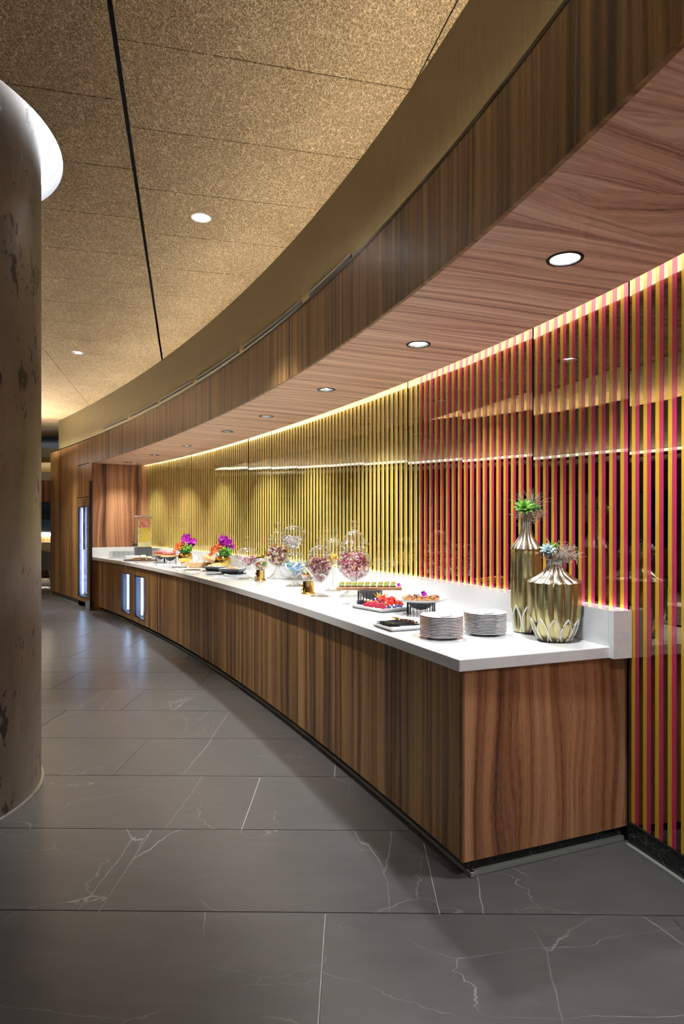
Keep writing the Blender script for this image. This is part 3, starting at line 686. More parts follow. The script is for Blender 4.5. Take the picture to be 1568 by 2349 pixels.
# ================================================================== COLUMN AND LIGHTS
col = empty('round_column', (COLC[0], COLC[1], 0), label='round column in dark pitted bronze plaster', cat='column')
MB().lathe([(COLR, .012), (COLR, ZC+.10)], 128).build('shaft', 'plaster', col)
MB().lathe([(COLR, 0), (COLR+.014, 0), (COLR+.014, .012), (COLR, .014)], 128).build('base_ring', 'alu', col, sharp=.4)
ring = empty('ceiling_ring_light', (OPC[0], OPC[1], ZC), label='round white luminous recess in the ceiling around the column', cat='ceiling light')
MB().lathe([(OPR-.002, -.002), (OPR-.002, .10)], 96).build('rim', 'rim_grey', ring)
MB().lathe([(.02, .098), (OPR-.004, .098)], 96).build('diffuser', 'disc', ring, smooth=False)

def downlight(loc, label, group, watts, colr, size, r=.058, z=0):
    t = empty('downlight', loc, label=label, cat='ceiling light', group=group)
    MB().lathe([(r+.011, 0), (r+.010, -.003), (r-.002, -.003), (r-.003, 0.002)], 40).build('trim_ring', 'alu' if watts == ROOM_SPOT else 'black_metal', t)
    MB().lathe([(r-.003, .0), (r-.007, .020)], 40).build('reflector', 'steel', t)
    MB().lathe([(.001, .0195), (r-.007, .0195)], 40).build('lamp', 'lamp', t, smooth=False)
    spot('downlight_beam', (0, 0, .004), watts, size, .85, .045, colr, t)
    return t
ordn = ['nearest', 'second', 'third', 'fourth', 'fifth', 'sixth', 'seventh', 'farthest']
for i, (x, y) in enumerate(sof_dl):
    downlight((x, y, ZS), '%s round downlight in the wooden soffit, counted from the camera' % ordn[i], 'downlights in the wooden soffit', SOFFIT_SPOT, CCT_SOFFIT, 1.8)
for i, (x, y) in enumerate(sof_near):
    downlight((x, y, ZS-.001), 'round downlight in the wooden soffit beyond the right edge of the photograph', 'soffit downlights outside the photograph', SOFFIT_SPOT, CCT_SOFFIT, 1.8)
downlight((*room_dl[0], ZC), 'larger nearer round downlight in the fibre ceiling', 'downlights in the fibre ceiling', ROOM_SPOT, CCT_ROOM, 1.25, .056)
downlight((*room_dl[1], ZC), 'smaller farther round downlight in the fibre ceiling', 'downlights in the fibre ceiling', ROOM_SPOT, CCT_ROOM, 1.25, .056)
for i, (x, y) in enumerate(extra_dl):
    downlight((x, y, ZC-.012), 'unseen round downlight of the room ceiling', 'downlights outside the photograph', ROOM_SPOT, CCT_ROOM, 1.25, .056)

# ================================================================== COUNTER
# quartz worktop
fr = [C_T.pos(q) for q in np.linspace(0, sT1, 90)]
sW1 = C_W.near(P0+ED*.93)
bk = [C_W.at(q, -.004) for q in np.linspace(sW1, C_W.near(cor+Ed*.80), 70)]
sl_end = P0+ED*-.02
poly = fr[:-1]+[P0+en*.005, P0+ED*.9+en*.005]+[p for p in bk if (p-P0)@en > .012]
top = bevel(prism('worktop', poly, .812, ZT, 'quartz', label='long white quartz worktop with a curved front edge', cat='worktop'), .003)
# backsplash in jointed lengths
sB0 = C_W.near(cor+Ed*.745)
bs = empty('backsplash', label='white quartz upstand along the back of the worktop', cat='backsplash')
cutq = np.linspace(sB0, sW1-.03, 7)
for i in range(6):
    o = sweep('upstand_block', C_W, cutq[i]+.0005, cutq[i+1]-.0005, [(-.098, ZT+.0005), (-.016, ZT+.0005), (-.016, 1.015), (-.098, 1.015)], 'quartz', parent=bs, smooth=True)
o = MB(); a = P0+ED*.0+en*.02; 
o = prism('upstand_block', [P0+en*.006, P0+ED*.88+en*.006, P0+ED*.88+en*.03, P0+en*.03], ZT+.0005, 1.02, 'quartz', parent=bs)
# end block down the side of the worktop
pb = C_W.at(sB0, -.098); pc = C_W.at(sB0, -.004)
sweep('end_block', C_W, sB0-.030, sB0-.0008, [(-.098, .812), (-.004, .812), (-.004, 1.015), (-.098, 1.015)], 'quartz', parent=bs)
sweep('upstand_light', C_W, sB0, sW1-.2, [(-.0155, 1.000), (-.006, 1.000), (-.006, 1.010), (-.0155, 1.010)], 'led_white', label='strip lamp between the quartz upstand and the striped wall', cat='light strip')

# cabinets
C_D = C_T.offset(.022)
seam = [222, 246.6, 272, 304.8, 337.3, 372, 407.7, 456.5, 496.5, 546, 608.5, 682, 781.5, 896.8]
sd = [C_D.hit(x) for x in seam]
s_end = .017
sd = sd+[s_end]
Z0C, Z1C = .068, .808
def door(name, qa, qb, parent, z0=Z0C, z1=Z1C, mat='wood_brown', off=0):
    return sweep(name, C_D, min(qa, qb)+.004, max(qa, qb)-.004, [(off, z0), (off+.019, z0), (off+.019, z1), (off, z1)], mat, parent=parent)
units = [(0, 1, 2), (2, 3), (3, 4), (4, 5, 6), (6, 7, 8), (8, 9, 10), (10, 11, 12), (12, 13, 14)]
lab = {(0, 1, 2): 'walnut base cabinet at the far end beside the black upright', (4, 5, 6): 'walnut base cabinet right of the two glass-door coolers',
       (6, 7, 8): 'walnut base cabinet fourth from the near counter corner', (8, 9, 10): 'walnut base cabinet third from the near counter corner',
       (10, 11, 12): 'walnut base cabinet second from the near counter corner', (12, 13, 14): 'walnut base cabinet at the near counter corner'}
def cooler(name, qa, qb, z0, z1, gx0, gx1, gz0, gz1, label, curve=C_D, tallc=False):
    """Glass-door cooler: veneered door frame, black gasket, pane, lit inside."""
    t = empty(name, label=label, cat='cooler'); off = 0
    qa, qb = sorted((qa, qb)); ga, gb = sorted((curve.hit(gx0), curve.hit(gx1)))
    P = lambda o0, o1, a, b: [(o0, a), (o1, a), (o1, b), (o0, b)]
    d = empty('door'); d.parent = t
    wd = 'wood_brown'
    sweep('frame_rail', curve, qa+.002, qb-.002, P(0, .022, gz1, z1), wd, parent=d)
    sweep('frame_rail', curve, qa+.002, qb-.002, P(0, .022, z0, gz0), wd, parent=d)
    sweep('frame_stile', curve, qa+.002, ga, P(0, .022, gz0, gz1), wd, parent=d)
    sweep('frame_stile', curve, gb, qb-.002, P(0, .022, gz0, gz1), wd, parent=d)
    e = .012
    for (a, b, c, dd) in ((ga, gb, gz1-e, gz1), (ga, gb, gz0, gz0+e), (ga, ga+e, gz0+e, gz1-e), (gb-e, gb, gz0+e, gz1-e)):
        sweep('gasket', curve, a, b, P(-.003, .02, c, dd), 'black_metal', parent=d)
    sweep('pane', curve, ga+e, gb-e, P(.010, .013, gz0+e, gz1-e), 'cooler_glass', parent=d)
    sweep('liner', curve, qa+.02, qb-.02, [(.023, z0), (.45, z0), (.45, z1), (.023, z1), (.023, z1-.02), (.40, z1-.02), (.40, z0+.02), (.023, z0+.02)], 'white_paint', parent=t)
    sweep('liner_side', curve, qa+.004, qa+.02, P(.023, .45, z0, z1), 'white_paint', parent=t)
    sweep('liner_side', curve, qb-.02, qb-.004, P(.023, .45, z0, z1), 'white_paint', parent=t)
    sweep('back_panel', curve, qa+.02, qb-.02, P(.38, .395, z0+.03, z1-.03), 'cooler_glow', parent=t)
    for k, fq in enumerate((.72, .30) if not tallc else (.12, .93)):
        q = ga+(gb-ga)*fq
        sweep('lamp_tube', curve, q-.013, q+.013, P(.05, .07, gz0+.03, gz1-.03), 'cooler_tube', parent=t)
    for z in np.linspace(z0+.12, z1-.12, 3 if not tallc else 5):
        sweep('shelf', curve, qa+.03, qb-.03, P(.10, .36, z, z+.008), 'steel', parent=t)
    return t
for u in units:
    if u in ((2, 3), (3, 4)):
        first_ = u == (2, 3)
        z = lambda y, dd: HC-(y-HOR)*dd/FPX
        if first_: cooler('undercounter_cooler', sd[2], sd[3], Z0C, Z1C, 278, 298.5, .135, .70, 'left one of the two glass-door coolers under the counter')
        else: cooler('undercounter_cooler', sd[3], sd[4], Z0C, Z1C, 308.6, 332.5, .135, .70, 'right one of the two glass-door coolers under the counter')
        continue
    t = empty('base_cabinet', label=lab[u], cat='cabinet', group='base cabinets under the worktop')
    for a, b in zip(u[:-1], u[1:]): door('door', sd[a], sd[b], t)
    for a in u: sweep('seam_shade_strip', C_D, max(sd[a]-.0036, .001), sd[a]+.0036, [(.003, Z0C), (.0235, Z0C), (.0235, Z1C), (.003, Z1C)], 'dark', parent=t)  # solid black strips fill the door seams in place of shade
    qa, qb = sorted((sd[u[0]], sd[u[-1]]))
    sweep('body', C_D, qa+.003, qb-.003, [(.024, Z0C), (.55, Z0C), (.55, Z1C-.004), (.024, Z1C-.004)], 'dark', parent=t)
# end panel of the counter
cp = cor+Ed*.020+C_T.tan(0)*.012
ep = empty('counter_end_panel', label='walnut end panel of the counter', cat='panel')
eW = float((C_W.at(sCW, 0)-cp)@Ed)+.028
prism('panel', [cp+Ed*.012, cp+Ed*eW, cp+Ed*eW-endn*.02, cp+Ed*.012-endn*.02], Z0C-.004, Z1C, 'wood_warm_lit', uvdir=Ed, parent=ep)
prism('corner_strip', [cp, cp+Ed*.0105, cp+Ed*.0105-endn*.02, cp-endn*.02], Z0C-.004, Z1C, 'wood_brown', uvdir=Ed, parent=ep)
# toe kick: black stone and metal bar
kick = empty('toe_kick', label='black marble toe kick with metal bar under the counter', cat='toe kick')
sweep('stone', C_T, .03, sT1, [(.078, 0), (.095, 0), (.095, Z0C-.004), (.078, Z0C-.004)], 'black_marble', parent=kick)
sweep('metal_bar', C_T, .005, sT1-.1, [(.058, .002), (.076, .002), (.076, .020), (.058, .020)], 'kick_alu', parent=kick)
k0 = cor+Ed*.062+C_T.tan(0)*.014; kl = eW-.062
prism('stone', [k0-endn*.02, k0+Ed*kl-endn*.02, k0+Ed*kl-endn*.035, k0-endn*.035], 0, Z0C-.006, 'black_marble', parent=kick)
prism('metal_bar', [k0, k0+Ed*kl, k0+Ed*kl-endn*.018, k0-endn*.018], .002, .020, 'kick_alu', parent=kick)
# tall cooler in the far wall
tc_ = cooler('tall_cooler', qB, qC, zc0, zc1, 200.5, 179.5, HC-(1368-HOR)*10.8/FPX, HC+(HOR-1161.7)*10.75/FPX, 'tall glass-door cooler glowing blue in the far walnut wall', curve=C_F, tallc=True)
qh = C_F.hit(197)
sweep('handle', C_F, qh-.012, qh+.012, [(-.045, .98), (-.02, .98), (-.02, 1.78), (-.045, 1.78)], 'steel', parent=tc_)
foot = mk('metal_foot_post', *(lambda m: (m.v, m.f))(MB().box(-.035, .035, -.035, .035, 0, .145)), 'alu', label='short metal post at the foot of the tall cooler', cat='post')
fp = C_F.at(sFend+.02, -.05); foot.location = (fp[0], fp[1], 0)
#OBJECTS#
# ================================================================== THINGS ON THE WORKTOP
ZTOP = ZT+.0008
def on(x, d): return (px(x, d), d, ZTOP)
def mat_c(name, col, rough=.4, **k):
    if name not in M: M[name] = plain(name, col, rough, **k)
    return name
for nm, c, r_ in (('rose_orange', (.86, .23, .06), .6), ('orchid', (.42, .012, .38), .5), ('orchid_pale', (.62, .10, .55), .5), ('leaf_dark', (.030, .13, .018), .4), ('leaf_bright', (.13, .36, .03), .4),
                  ('succ_green', (.10, .30, .035), .4), ('succ_tip', (.22, .42, .06), .4), ('succ_blue', (.30, .42, .42), .5), ('moss', (.44, .36, .29), .9), ('airplant', (.34, .36, .24), .6), ('airgreen', (.24, .42, .06), .5),
                  ('strawberry', (.62, .035, .022), .3), ('straw_flesh', (.80, .30, .20), .35), ('raspberry', (.50, .012, .06), .45), ('blackberry', (.018, .012, .03), .35), ('blueberry', (.05, .09, .22), .5),
                  ('mango', (.85, .46, .03), .35), ('cucumber', (.30, .42, .08), .4), ('salmon', (.80, .30, .12), .4), ('bread', (.12, .055, .025), .7), ('crust', (.55, .30, .12), .7), ('ham', (.60, .13, .11), .45), ('cheese', (.80, .62, .30), .5),
                  ('burrata', (.85, .80, .66), .4), ('basil', (.06, .22, .03), .5), ('dumpling', (.82, .78, .70), .5),
                  ('c_maroon', (.33, .03, .07), .25), ('c_pink', (.78, .40, .46), .3), ('c_clear', (.85, .76, .78), .2), ('c_white', (.85, .83, .82), .3), ('c_brown', (.28, .07, .03), .3), ('c_orange', (.85, .33, .04), .3),
                  ('c_silver', (.62, .62, .70), .18), ('c_blue', (.04, .22, .62), .25), ('c_green', (.16, .48, .06), .25), ('c_yellow', (.85, .60, .08), .3), ('c_red', (.65, .03, .03), .3), ('c_choc', (.26, .09, .08), .28), ('c_mauve', (.45, .25, .27), .25),
                  ('peel_pink', (.85, .22, .16), .35), ('peel_yellow', (.88, .62, .06), .35), ('lime_drink', (.80, .80, .30), .2)):
    mat_c(nm, c, r_, vary=.12, vscale=60)
M['c_silver'] = plain('silver_foil', (.75, .75, .80), .2, .9)

# ---- fluted vases
def lobes(n, amp): return lambda a, z: 1-amp*(1-abs(math.cos(n*a/2)))
def fluted_vase(loc, prof_body, prof_neck, n, npet, zt, zpb, label, rz=0):
    t = empty('fluted_vase', loc, rz, label=label, cat='vase')
    MB().lathe(prof_body, n*10, rfun=lambda a, z: 1-.085*(1-abs(math.cos(n*a/2)))*min(1, max(0, (z-.0)/.05)), cap0=True).build('body', 'vase_gold', t, sharp=.9)
    zb = prof_neck[0][1]; ztp = prof_neck[-1][1]
    MB().lathe(prof_neck, n*10, rfun=lobes(n, .13)).build('neck', 'silver_leaf', t, sharp=.9)
    zs = [p[1] for p in prof_body]; rs = [p[0] for p in prof_body]
    rv = lambda z: float(np.interp(z, zs, rs))
    for k in range(npet):
        c = 2*PI*(k+.5)/npet; hw = PI/npet*.92; pts = []
        for j in range(29):
            f = j/14-1; tt = 1-abs(f); z = zpb+(zt-zpb)*tt
            a = c+math.copysign(hw*math.sin(PI*(.22+.78*tt)), f)
            pts.append(((rv(z)*.985+.0005)*math.cos(a), (rv(z)*.985+.0005)*math.sin(a), z))
        MB().tube(pts, .0042, 6).build('petal_edge', 'petal_white', t)
    return t
V1 = on(1206, 3.09)
fluted_vase(V1, [(.050, 0), (.060, .004), (.068, .05), (.0735, .12), (.0745, .22), (.0735, .33), (.071, .405), (.066, .412)],
            [(.0775, .405), (.070, .420), (.052, .440), (.038, .462), (.029, .490), (.0255, .515), (.026, .548), (.0275, .553)], 11, 8, .135, .004, 'tall slender fluted gold vase with silver neck', .2)
V2 = on(1271, 2.865)
fluted_vase(V2, [(.062, 0), (.074, .006), (.098, .060), (.112, .115), (.1155, .16), (.1155, .235), (.1145, .262), (.105, .268)],
            [(.1205, .262), (.112, .272), (.085, .286), (.062, .300), (.046, .318), (.038, .338), (.036, .360), (.038, .366)], 14, 11, .105, .004, 'short wide fluted gold vase with silver shoulder', .1)

# ---- succulents, air plants, moss
def leaf_mesh(Lg, W, T, cup):
    n = 6; vs = []; fs = []
    for i in range(n+1):
        f = i/n; w_ = W*math.sin(PI*min(1, .12+f*.86))**.8*(1 if f < 1 else 0.05); z = cup*f*f
        vs += [(Lg*f, -w_, z+.15*w_), (Lg*f, 0, z-T*math.sin(PI*min(f+.1, 1))), (Lg*f, w_, z+.15*w_), (Lg*f, 0, z+T*.4*math.sin(PI*min(f+.1, 1)))]
    for i in range(n):
        for k in range(4): fs.append((i*4+k, i*4+(k+1) % 4, (i+1)*4+(k+1) % 4, (i+1)*4+k))
    fs += [(3, 2, 1, 0), tuple(n*4+k for k in range(4))]
    return vs, fs
def rosette(loc, rad, rings, mats, label, tilt, rz=0):
    t = empty('succulent', loc, rz, label=label, cat='succulent'); t.rotation_euler = (tilt[0], tilt[1], rz)
    for ri, (cnt, el, k) in enumerate(rings):
        vs, fs = leaf_mesh(rad*k, rad*.20*(.7+.3*k), rad*.07, rad*.12)
        proto = None
        for j in range(cnt):
            if proto is None:
                proto = mk('leaf', vs, fs, mats[ri % len(mats)], t, smooth=True); o = proto
            else: o = inst(proto, parent=t)
            o.rotation_euler = (0, -el+R.uniform(-.1, .1), 2*PI*(j+ri*.5)/cnt)
    return t
def air_plant(loc, n, Lg, mat, label, spread, rnd, rad=.0016):
    mb = MB()
    for i in range(n):
        a = rnd.uniform(0, 2*PI); e = rnd.uniform(.12, spread); l = Lg*rnd.uniform(.65, 1); c = rnd.uniform(.1, .5)
        pts = []
        for j in range(6):
            f = j/5; el = e+c*f*f; pts.append((math.cos(a)*math.sin(el)*l*f, math.sin(a)*math.sin(el)*l*f, math.cos(el*.9)*l*f))
        mb.tube(pts, [rad, rad, rad*.9, rad*.7, rad*.5, rad*.15], 4)
    o = mb.build('air_plant', mat, label=label, cat='plant'); o.location = loc; return o
def moss(loc, n, ext, label, rnd):
    mb = MB()
    for i in range(n):
        p = Vector((rnd.gauss(0, ext[0]), rnd.gauss(0, ext[1]), rnd.gauss(0, ext[2]))); d = Vector((rnd.uniform(-1, 1), rnd.uniform(-1, 1), rnd.uniform(-.6, .6))).normalized()
        pts = [p.copy()]
        ax = Vector((rnd.uniform(-1, 1), rnd.uniform(-1, 1), rnd.uniform(-1, 1))).normalized(); k = rnd.uniform(.35, .9)
        for j in range(8): d = Matrix.Rotation(k, 3, ax) @ d; p = p+d*.008; pts.append(p.copy())
        mb.tube(pts, .0008, 3, cap=False)
    o = mb.build('moss', 'moss', label=label, cat='moss', kind='stuff'); o.location = loc; return o
rr = random.Random(3)
x, y, z = V1; zt = z+.553
rosette((x-.018, y-.030, zt+.048), .056, [(11, .15, 1), (9, .55, .85), (6, .95, .6), (4, 1.25, .35)], ['succ_green', 'succ_tip', 'succ_green', 'succ_tip'], 'bright green pointed succulent on the tall gold vase', (.75, -.25))
rosette((x+.040, y-.012, zt+.046), .040, [(9, .2, 1), (7, .7, .8), (5, 1.1, .5)], ['leaf_dark', 'succ_green', 'succ_tip'], 'small dark green succulent on the tall gold vase', (.5, .45))
air_plant((x-.010, y+.01, zt+.040), 30, .115, 'airplant', 'spiky grey air plant leaning left on the tall gold vase', .75, rr, .0013)
air_plant((x+.028, y+.012, zt+.045), 26, .125, 'airplant', 'spiky grey air plant leaning right on the tall gold vase', .6, rr, .0013).rotation_euler = (0, .35, 0)
moss((x+.002, y-.008, zt+.012), 120, (.017, .014, .011), 'dry curly moss round the neck of the tall gold vase', rr)
moss((x+.045, y-.010, zt+.026), 70, (.018, .010, .007), 'dry curly moss tuft hanging right from the tall gold vase', rr)
x, y, z = V2; zt = z+.366
rosette((x-.040, y-.030, zt+.038), .040, [(10, .1, 1), (8, .5, .85), (6, .9, .6), (4, 1.25, .35)], ['succ_blue'], 'blue-grey succulent rosette on the short gold vase', (.95, -.2))
air_plant((x-.012, y+.004, zt+.030), 22, .075, 'airgreen', 'curly green air plant on the short gold vase', 1.0, rr, .0028)
moss((x+.012, y-.012, zt+.014), 150, (.024, .014, .010), 'dry curly moss over the rim of the short gold vase', rr)
moss((x+.052, y-.008, zt+.026), 110, (.020, .010, .014), 'dry curly moss tuft spilling right from the short gold vase', rr)

# ---- stacked plates
PR = [(.0005, .0), (.058, .0), (.062, .002), (.094, .0105), (.1, .0135), (.1, .0155), (.093, .0135), (.060, .0045), (.0005, .004)]
plate0 = None
ORD = ['first', 'second', 'third', 'fourth', 'fifth', 'sixth', 'seventh', 'eighth', 'ninth', 'tenth', 'eleventh', 'twelfth', 'thirteenth', 'fourteenth']
for (xp, dd, npl, nm, gp) in ((1012, 2.935, 14, 'front', 'plates of the front stack'), (1112, 3.03, 14, 'rear', 'plates of the rear stack')):
    b = on(xp, dd)
    for k in range(npl):
        if plate0 is None:
            plate0 = MB().lathe(PR, 48).build('dinner_plate', 'china', sharp=.7); o = plate0
        else: o = inst(plate0)
        lb = 'white plate inside the %s plate stack' % nm if 0 < k < npl-1 else ('top plate with dark brush mark on the %s plate stack' if k else 'bottom plate of the %s plate stack') % nm
        if 0 < k < npl-1: lb = '%s white plate from the bottom of the plate stack %s' % (ORD[k], 'nearer the cutlery tray' if nm == 'front' else 'nearer the gold vases')
        tag(o, lb, 'plate', gp)
        o.location = (b[0]+R.uniform(-.0008, .0008), b[1]+R.uniform(-.0008, .0008), b[2]+k*.0069)
        if k == npl-1:
            mb = MB().tube([(-.004, -.018, .0055), (-.003, -.002, .0058), (-.002, .020, .0062)], .0012, 5).tube([(-.003, -.016, .0056), (.012, -.012, .0057), (.03, .0, .006), (.05, .018, .0068)], .0014, 5)
            mb.build('painted_mark', 'china_line', o)

# ---- cutlery tray
tr = on(914, 3.215); trz = math.atan2(-.205, .087)
def tray_bm(lx, ly, h, lip, th=.006):
    """Rectangular tray with flared rim."""
    pr = [(-lip, 0), (0, h), (th, h), (-lip+th*.6, th)]
    mb = MB(); rects = []
    o_b = (lx/2-lip, ly/2-lip, 0); o_t = (lx/2, ly/2, h); i_t = (lx/2-th, ly/2-th, h); i_b = (lx/2-lip-th*.4, ly/2-lip-th*.4, th)
    vs = []
    for (a, b, z) in (o_b, o_t, i_t, i_b): vs += [(-a, -b, z), (a, -b, z), (a, b, z), (-a, b, z)]
    fs = [(3, 2, 1, 0), (12, 13, 14, 15)]
    for i in range(3):
        for k in range(4): fs.append((i*4+k, i*4+(k+1) % 4, (i+1)*4+(k+1) % 4, (i+1)*4+k))
    return mb.add(vs, fs)
o = bevel(tray_bm(.23, .21, .016, .016).build('cutlery_tray', 'china', smooth=False, label='white square tray holding black forks and a napkin', cat='tray'), .002); o.location = tr; o.rotation_euler = (0, 0, trz)
nap = prism('folded_napkin', [(-.09, -.075), (.085, -.075), (.085, .08), (-.09, .08)], 0, .006, 'napkin', label='folded white napkin under the forks', cat='napkin')
nap.location = (tr[0]+.0, tr[1], tr[2]+.0065); nap.rotation_euler = (0, 0, trz+.05)
def fork():
    mb = MB(); mb.tube([(-.085, 0, .004), (-.03, 0, .005), (.03, 0, .004)], [.0045, .0038, .0026], 6)
    mb.box(.028, .052, -.010, .010, .002, .004, 1)
    for q in (-.0085, -.003, .003, .0085): mb.box(.05, .085, q-.0012, q+.0012, .002, .0038, 1)
    return mb
f0 = None
ctr = Vector((tr[0], tr[1], 0)); rot = Matrix.Rotation(trz, 3, 'Z')
for k in range(11):
    o = fork().build('fork', ['black_metal', 'wire']) if f0 is None else inst(f0); f0 = f0 or o
    tag(o, 'black fork lying in the row on the white cutlery tray', 'fork', 'forks on the cutlery tray')
    p = ctr+rot @ Vector((-.075+(k % 6)*.024+(k//6)*.012, -.002+(k % 3)*.004, 0)); o.location = (p.x, p.y, tr[2]+.0135+(k//6)*.009); o.rotation_euler = (0, 0, trz-PI/2+R.uniform(-.08, .08))
mb = MB().blob((0, 0, 0), (.034, .016, .004), sub=2)
mb.tube([(.03, 0, .001), (.07, 0, .008), (.12, 0, .004)], [.004, .003, .004], 6)
o = mb.build('serving_spoon', 'gold_poly', label='gold serving spoon resting across the black forks', cat='spoon'); o.location = (tr[0]-.006, tr[1]+.045, tr[2]+.040); o.rotation_euler = (0, .12, -.75)
mb = MB().blob((0, 0, 0), (.020, .012, .003), sub=2)
o = mb.build('gold_token', 'gold_poly', label='small gold oval holder at the worktop edge by the tray', cat='holder'); o.location = (px(888, 3.15), 3.16, ZTOP+.003); o.rotation_euler = (0, 0, -.4)

# ---- wire stands
def wire_stand(loc, r, h, label, n=22):
    t = empty('wire_stand', loc, label=label, cat='stand')
    MB().lathe([(.0005, h*.30), (r*.35, h*.36), (r*.70, h*.58), (r*.93, h*.90), (r, h), (r*.96, h), (r*.88, h*.88), (r*.6, h*.62), (.0005, h*.45)], 32).build('bowl', 'grey_stone', t)
    mb0 = MB().tube([(0, 0, 0), (0, 0, h*.93)], .0026, 6)
    p = None
    for k in range(n):
        a = 2*PI*(k+.3)/n
        o = mb0.build('rod', 'wire', t) if p is None else inst(p, parent=t); p = p or o
        o.location = (r*.985*math.cos(a), r*.985*math.sin(a), 0)
    return t
s1 = on(965, 3.72); hS1 = .072
wire_stand(s1, .083, hS1, 'dark wire stand under the round white canape plate')
pl = MB().lathe([(.0005, 0), (.085, 0), (.135, .006), (.151, .014), (.151, .020), (.133, .014), (.08, .010), (.0005, .010)], 56).build('round_platter', 'china', sharp=.7, label='round white platter of canapes raised on a wire stand', cat='platter')
pl.location = (s1[0], s1[1], s1[2]+hS1+.0005)
cb = MB().lathe([(.0005, 0), (.026, 0), (.027, .006), (.025, .009), (.0005, .009)], 14); rc = random.Random(21); kk = 0
base0 = None
for ring_, cnt in ((.0, 1), (.045, 6), (.088, 11)):
    for j in range(cnt):
        a = 2*PI*j/cnt+ring_*20; t = empty('canape', (s1[0]+ring_*math.cos(a), s1[1]+ring_*math.sin(a), s1[2]+hS1+.0115 + (.0 if ring_ < .08 else .001)), a, label='small open canape with ham and pickle on the round platter', cat='canape', group='canapes on the round platter')
        o = cb.build('base', 'crust', t) if base0 is None else inst(base0, parent=t); base0 = base0 or o; o.scale = (.8, .8, 1)
        mb = MB()
        for q in range(8): mb.blob((rc.uniform(-.016, .016), rc.uniform(-.016, .016), .011+rc.uniform(0, .008)), (.009, .005, .004), m=rc.choice([0, 0, 1, 2, 3]), jit=.2, rnd=rc)
        mb.build('topping', ['ham', 'succ_tip', 'salmon', 'bread'], t)
def orchid_mb(s, rnd=R):
    mb = MB()
    for k in range(5):
        a = 2*PI*k/5+.2; w_ = s*(.36 if k % 2 else .5)
        T = Matrix.Translation((math.cos(a)*s*.5, math.sin(a)*s*.5, s*.06)) @ Matrix.Rotation(a, 4, 'Z') @ Matrix.Rotation(-.35, 4, 'Y')
        vs = []; 
        for i in range(7):
            f = i/6; ww = w_*math.sin(PI*(.08+.88*f))**.7
            vs += [T @ Vector((s*(f-.5)*1.05, -ww, .1*s*f)), T @ Vector((s*(f-.5)*1.05, 0, -.03*s)), T @ Vector((s*(f-.5)*1.05, ww, .1*s*f))]
        fs = [(i*3+q, i*3+q+1, i*3+q+4, i*3+q+3) for i in range(6) for q in range(2)]
        mb.add(vs, fs)
    mb.blob((0, 0, s*.14), (s*.16, s*.12, s*.16), m=1)
    return mb
def orchid(loc, s, label, rot, group=None, rnd=R):
    o = orchid_mb(s).build('orchid_bloom', ['orchid', 'orchid_pale'], label=label, cat='flower', group=group); o.location = loc; o.rotation_euler = rot; return o
orchid((s1[0]+.012, s1[1]-.02, s1[2]+hS1+.045), .020, 'purple orchid bloom on the round canape platter', (1.2, .2, .3))

s2 = on(848, 4.19); hS2 = .094
wire_stand(s2, .081, hS2, 'dark wire stand under the long sandwich board')
bd = bevel(MB().box(-.214, .214, -.055, .055, 0, .018).build('serving_board', 'board', smooth=False, label='long wooden board of mini sandwiches raised on a wire stand', cat='board'), .002)
bd.location = (s2[0]-.006, s2[1], s2[2]+hS2+.0005); bd.rotation_euler = (0, 0, -.03)
for k in range(9):
    xx = s2[0]-.006-.180+k*.0415+(.004 if k > 5 else 0)
    t = empty('mini_sandwich', (xx, s2[1]-.012-(xx-s2[0])*.03, s2[2]+hS2+.0192), R.uniform(-.15, .15), label='%s mini sandwich with cucumber and salmon on the long board' % ['leftmost', 'second', 'third', 'fourth', 'middle', 'fourth-last', 'third-last', 'second-last', 'rightmost'][k], cat='sandwich', group='mini sandwiches on the long board')
    t.scale = (1.15, 1.15, 1.2)
    MB().lathe([(.0005, 0), (.016, 0), (.017, .003), (.016, .006), (.0005, .006)], 14).build('bread', 'bread', t)
    MB().lathe([(.0005, -.003), (.012, -.003), (.0125, 0), (.012, .003), (.0005, .003)], 14, T=Matrix.Translation((-.002, -.008, .016)) @ Matrix.Rotation(1.25, 4, 'X')).build('cucumber_slice', 'cucumber', t)
    MB().blob((.005, .001, .020), (.014, .012, .012), jit=.12).build('salmon_roll', 'salmon', t)
orchid((s2[0]+.190, s2[1]-.01, s2[2]+hS2+.030), .015, 'small purple orchid bloom at the end of the sandwich board', (.9, .3, 0))

# ---- fruit platter
fp_ = (.243, 3.94, ZTOP); frz = math.atan2(-.27, .189)
o = bevel(tray_bm(.34, .26, .024, .022).build('fruit_platter', 'china', smooth=False, label='white rectangular platter piled with cut fruit', cat='platter'), .002); o.location = fp_; o.rotation_euler = (0, 0, frz)
fm = Matrix.Translation(fp_) @ Matrix.Rotation(frz, 4, 'Z'); rf = random.Random(8)
def berry(r, n, mat_):
    mb = MB(); 
    for i in range(n):
        f = i/n; el = math.acos(1-2*(f*.92+.04)); a = i*2.4
        mb.blob((r*.75*math.sin(el)*math.cos(a), r*.75*math.sin(el)*math.sin(a), r*.85*math.cos(el)), r*.36, sub=1)
    return mb
straw = lambda: MB().lathe([(.0005, -.016), (.006, -.012), (.011, -.003), (.0125, .005), (.009, .011), (.0005, .013)], 10)
half = lambda: MB().lathe([(.0005, -.016), (.006, -.012), (.012, -.002), (.013, .006), (.009, .012), (.0005, .013)], 10, T=Matrix.Diagonal((1, .5, 1, 1)))
protos = {}
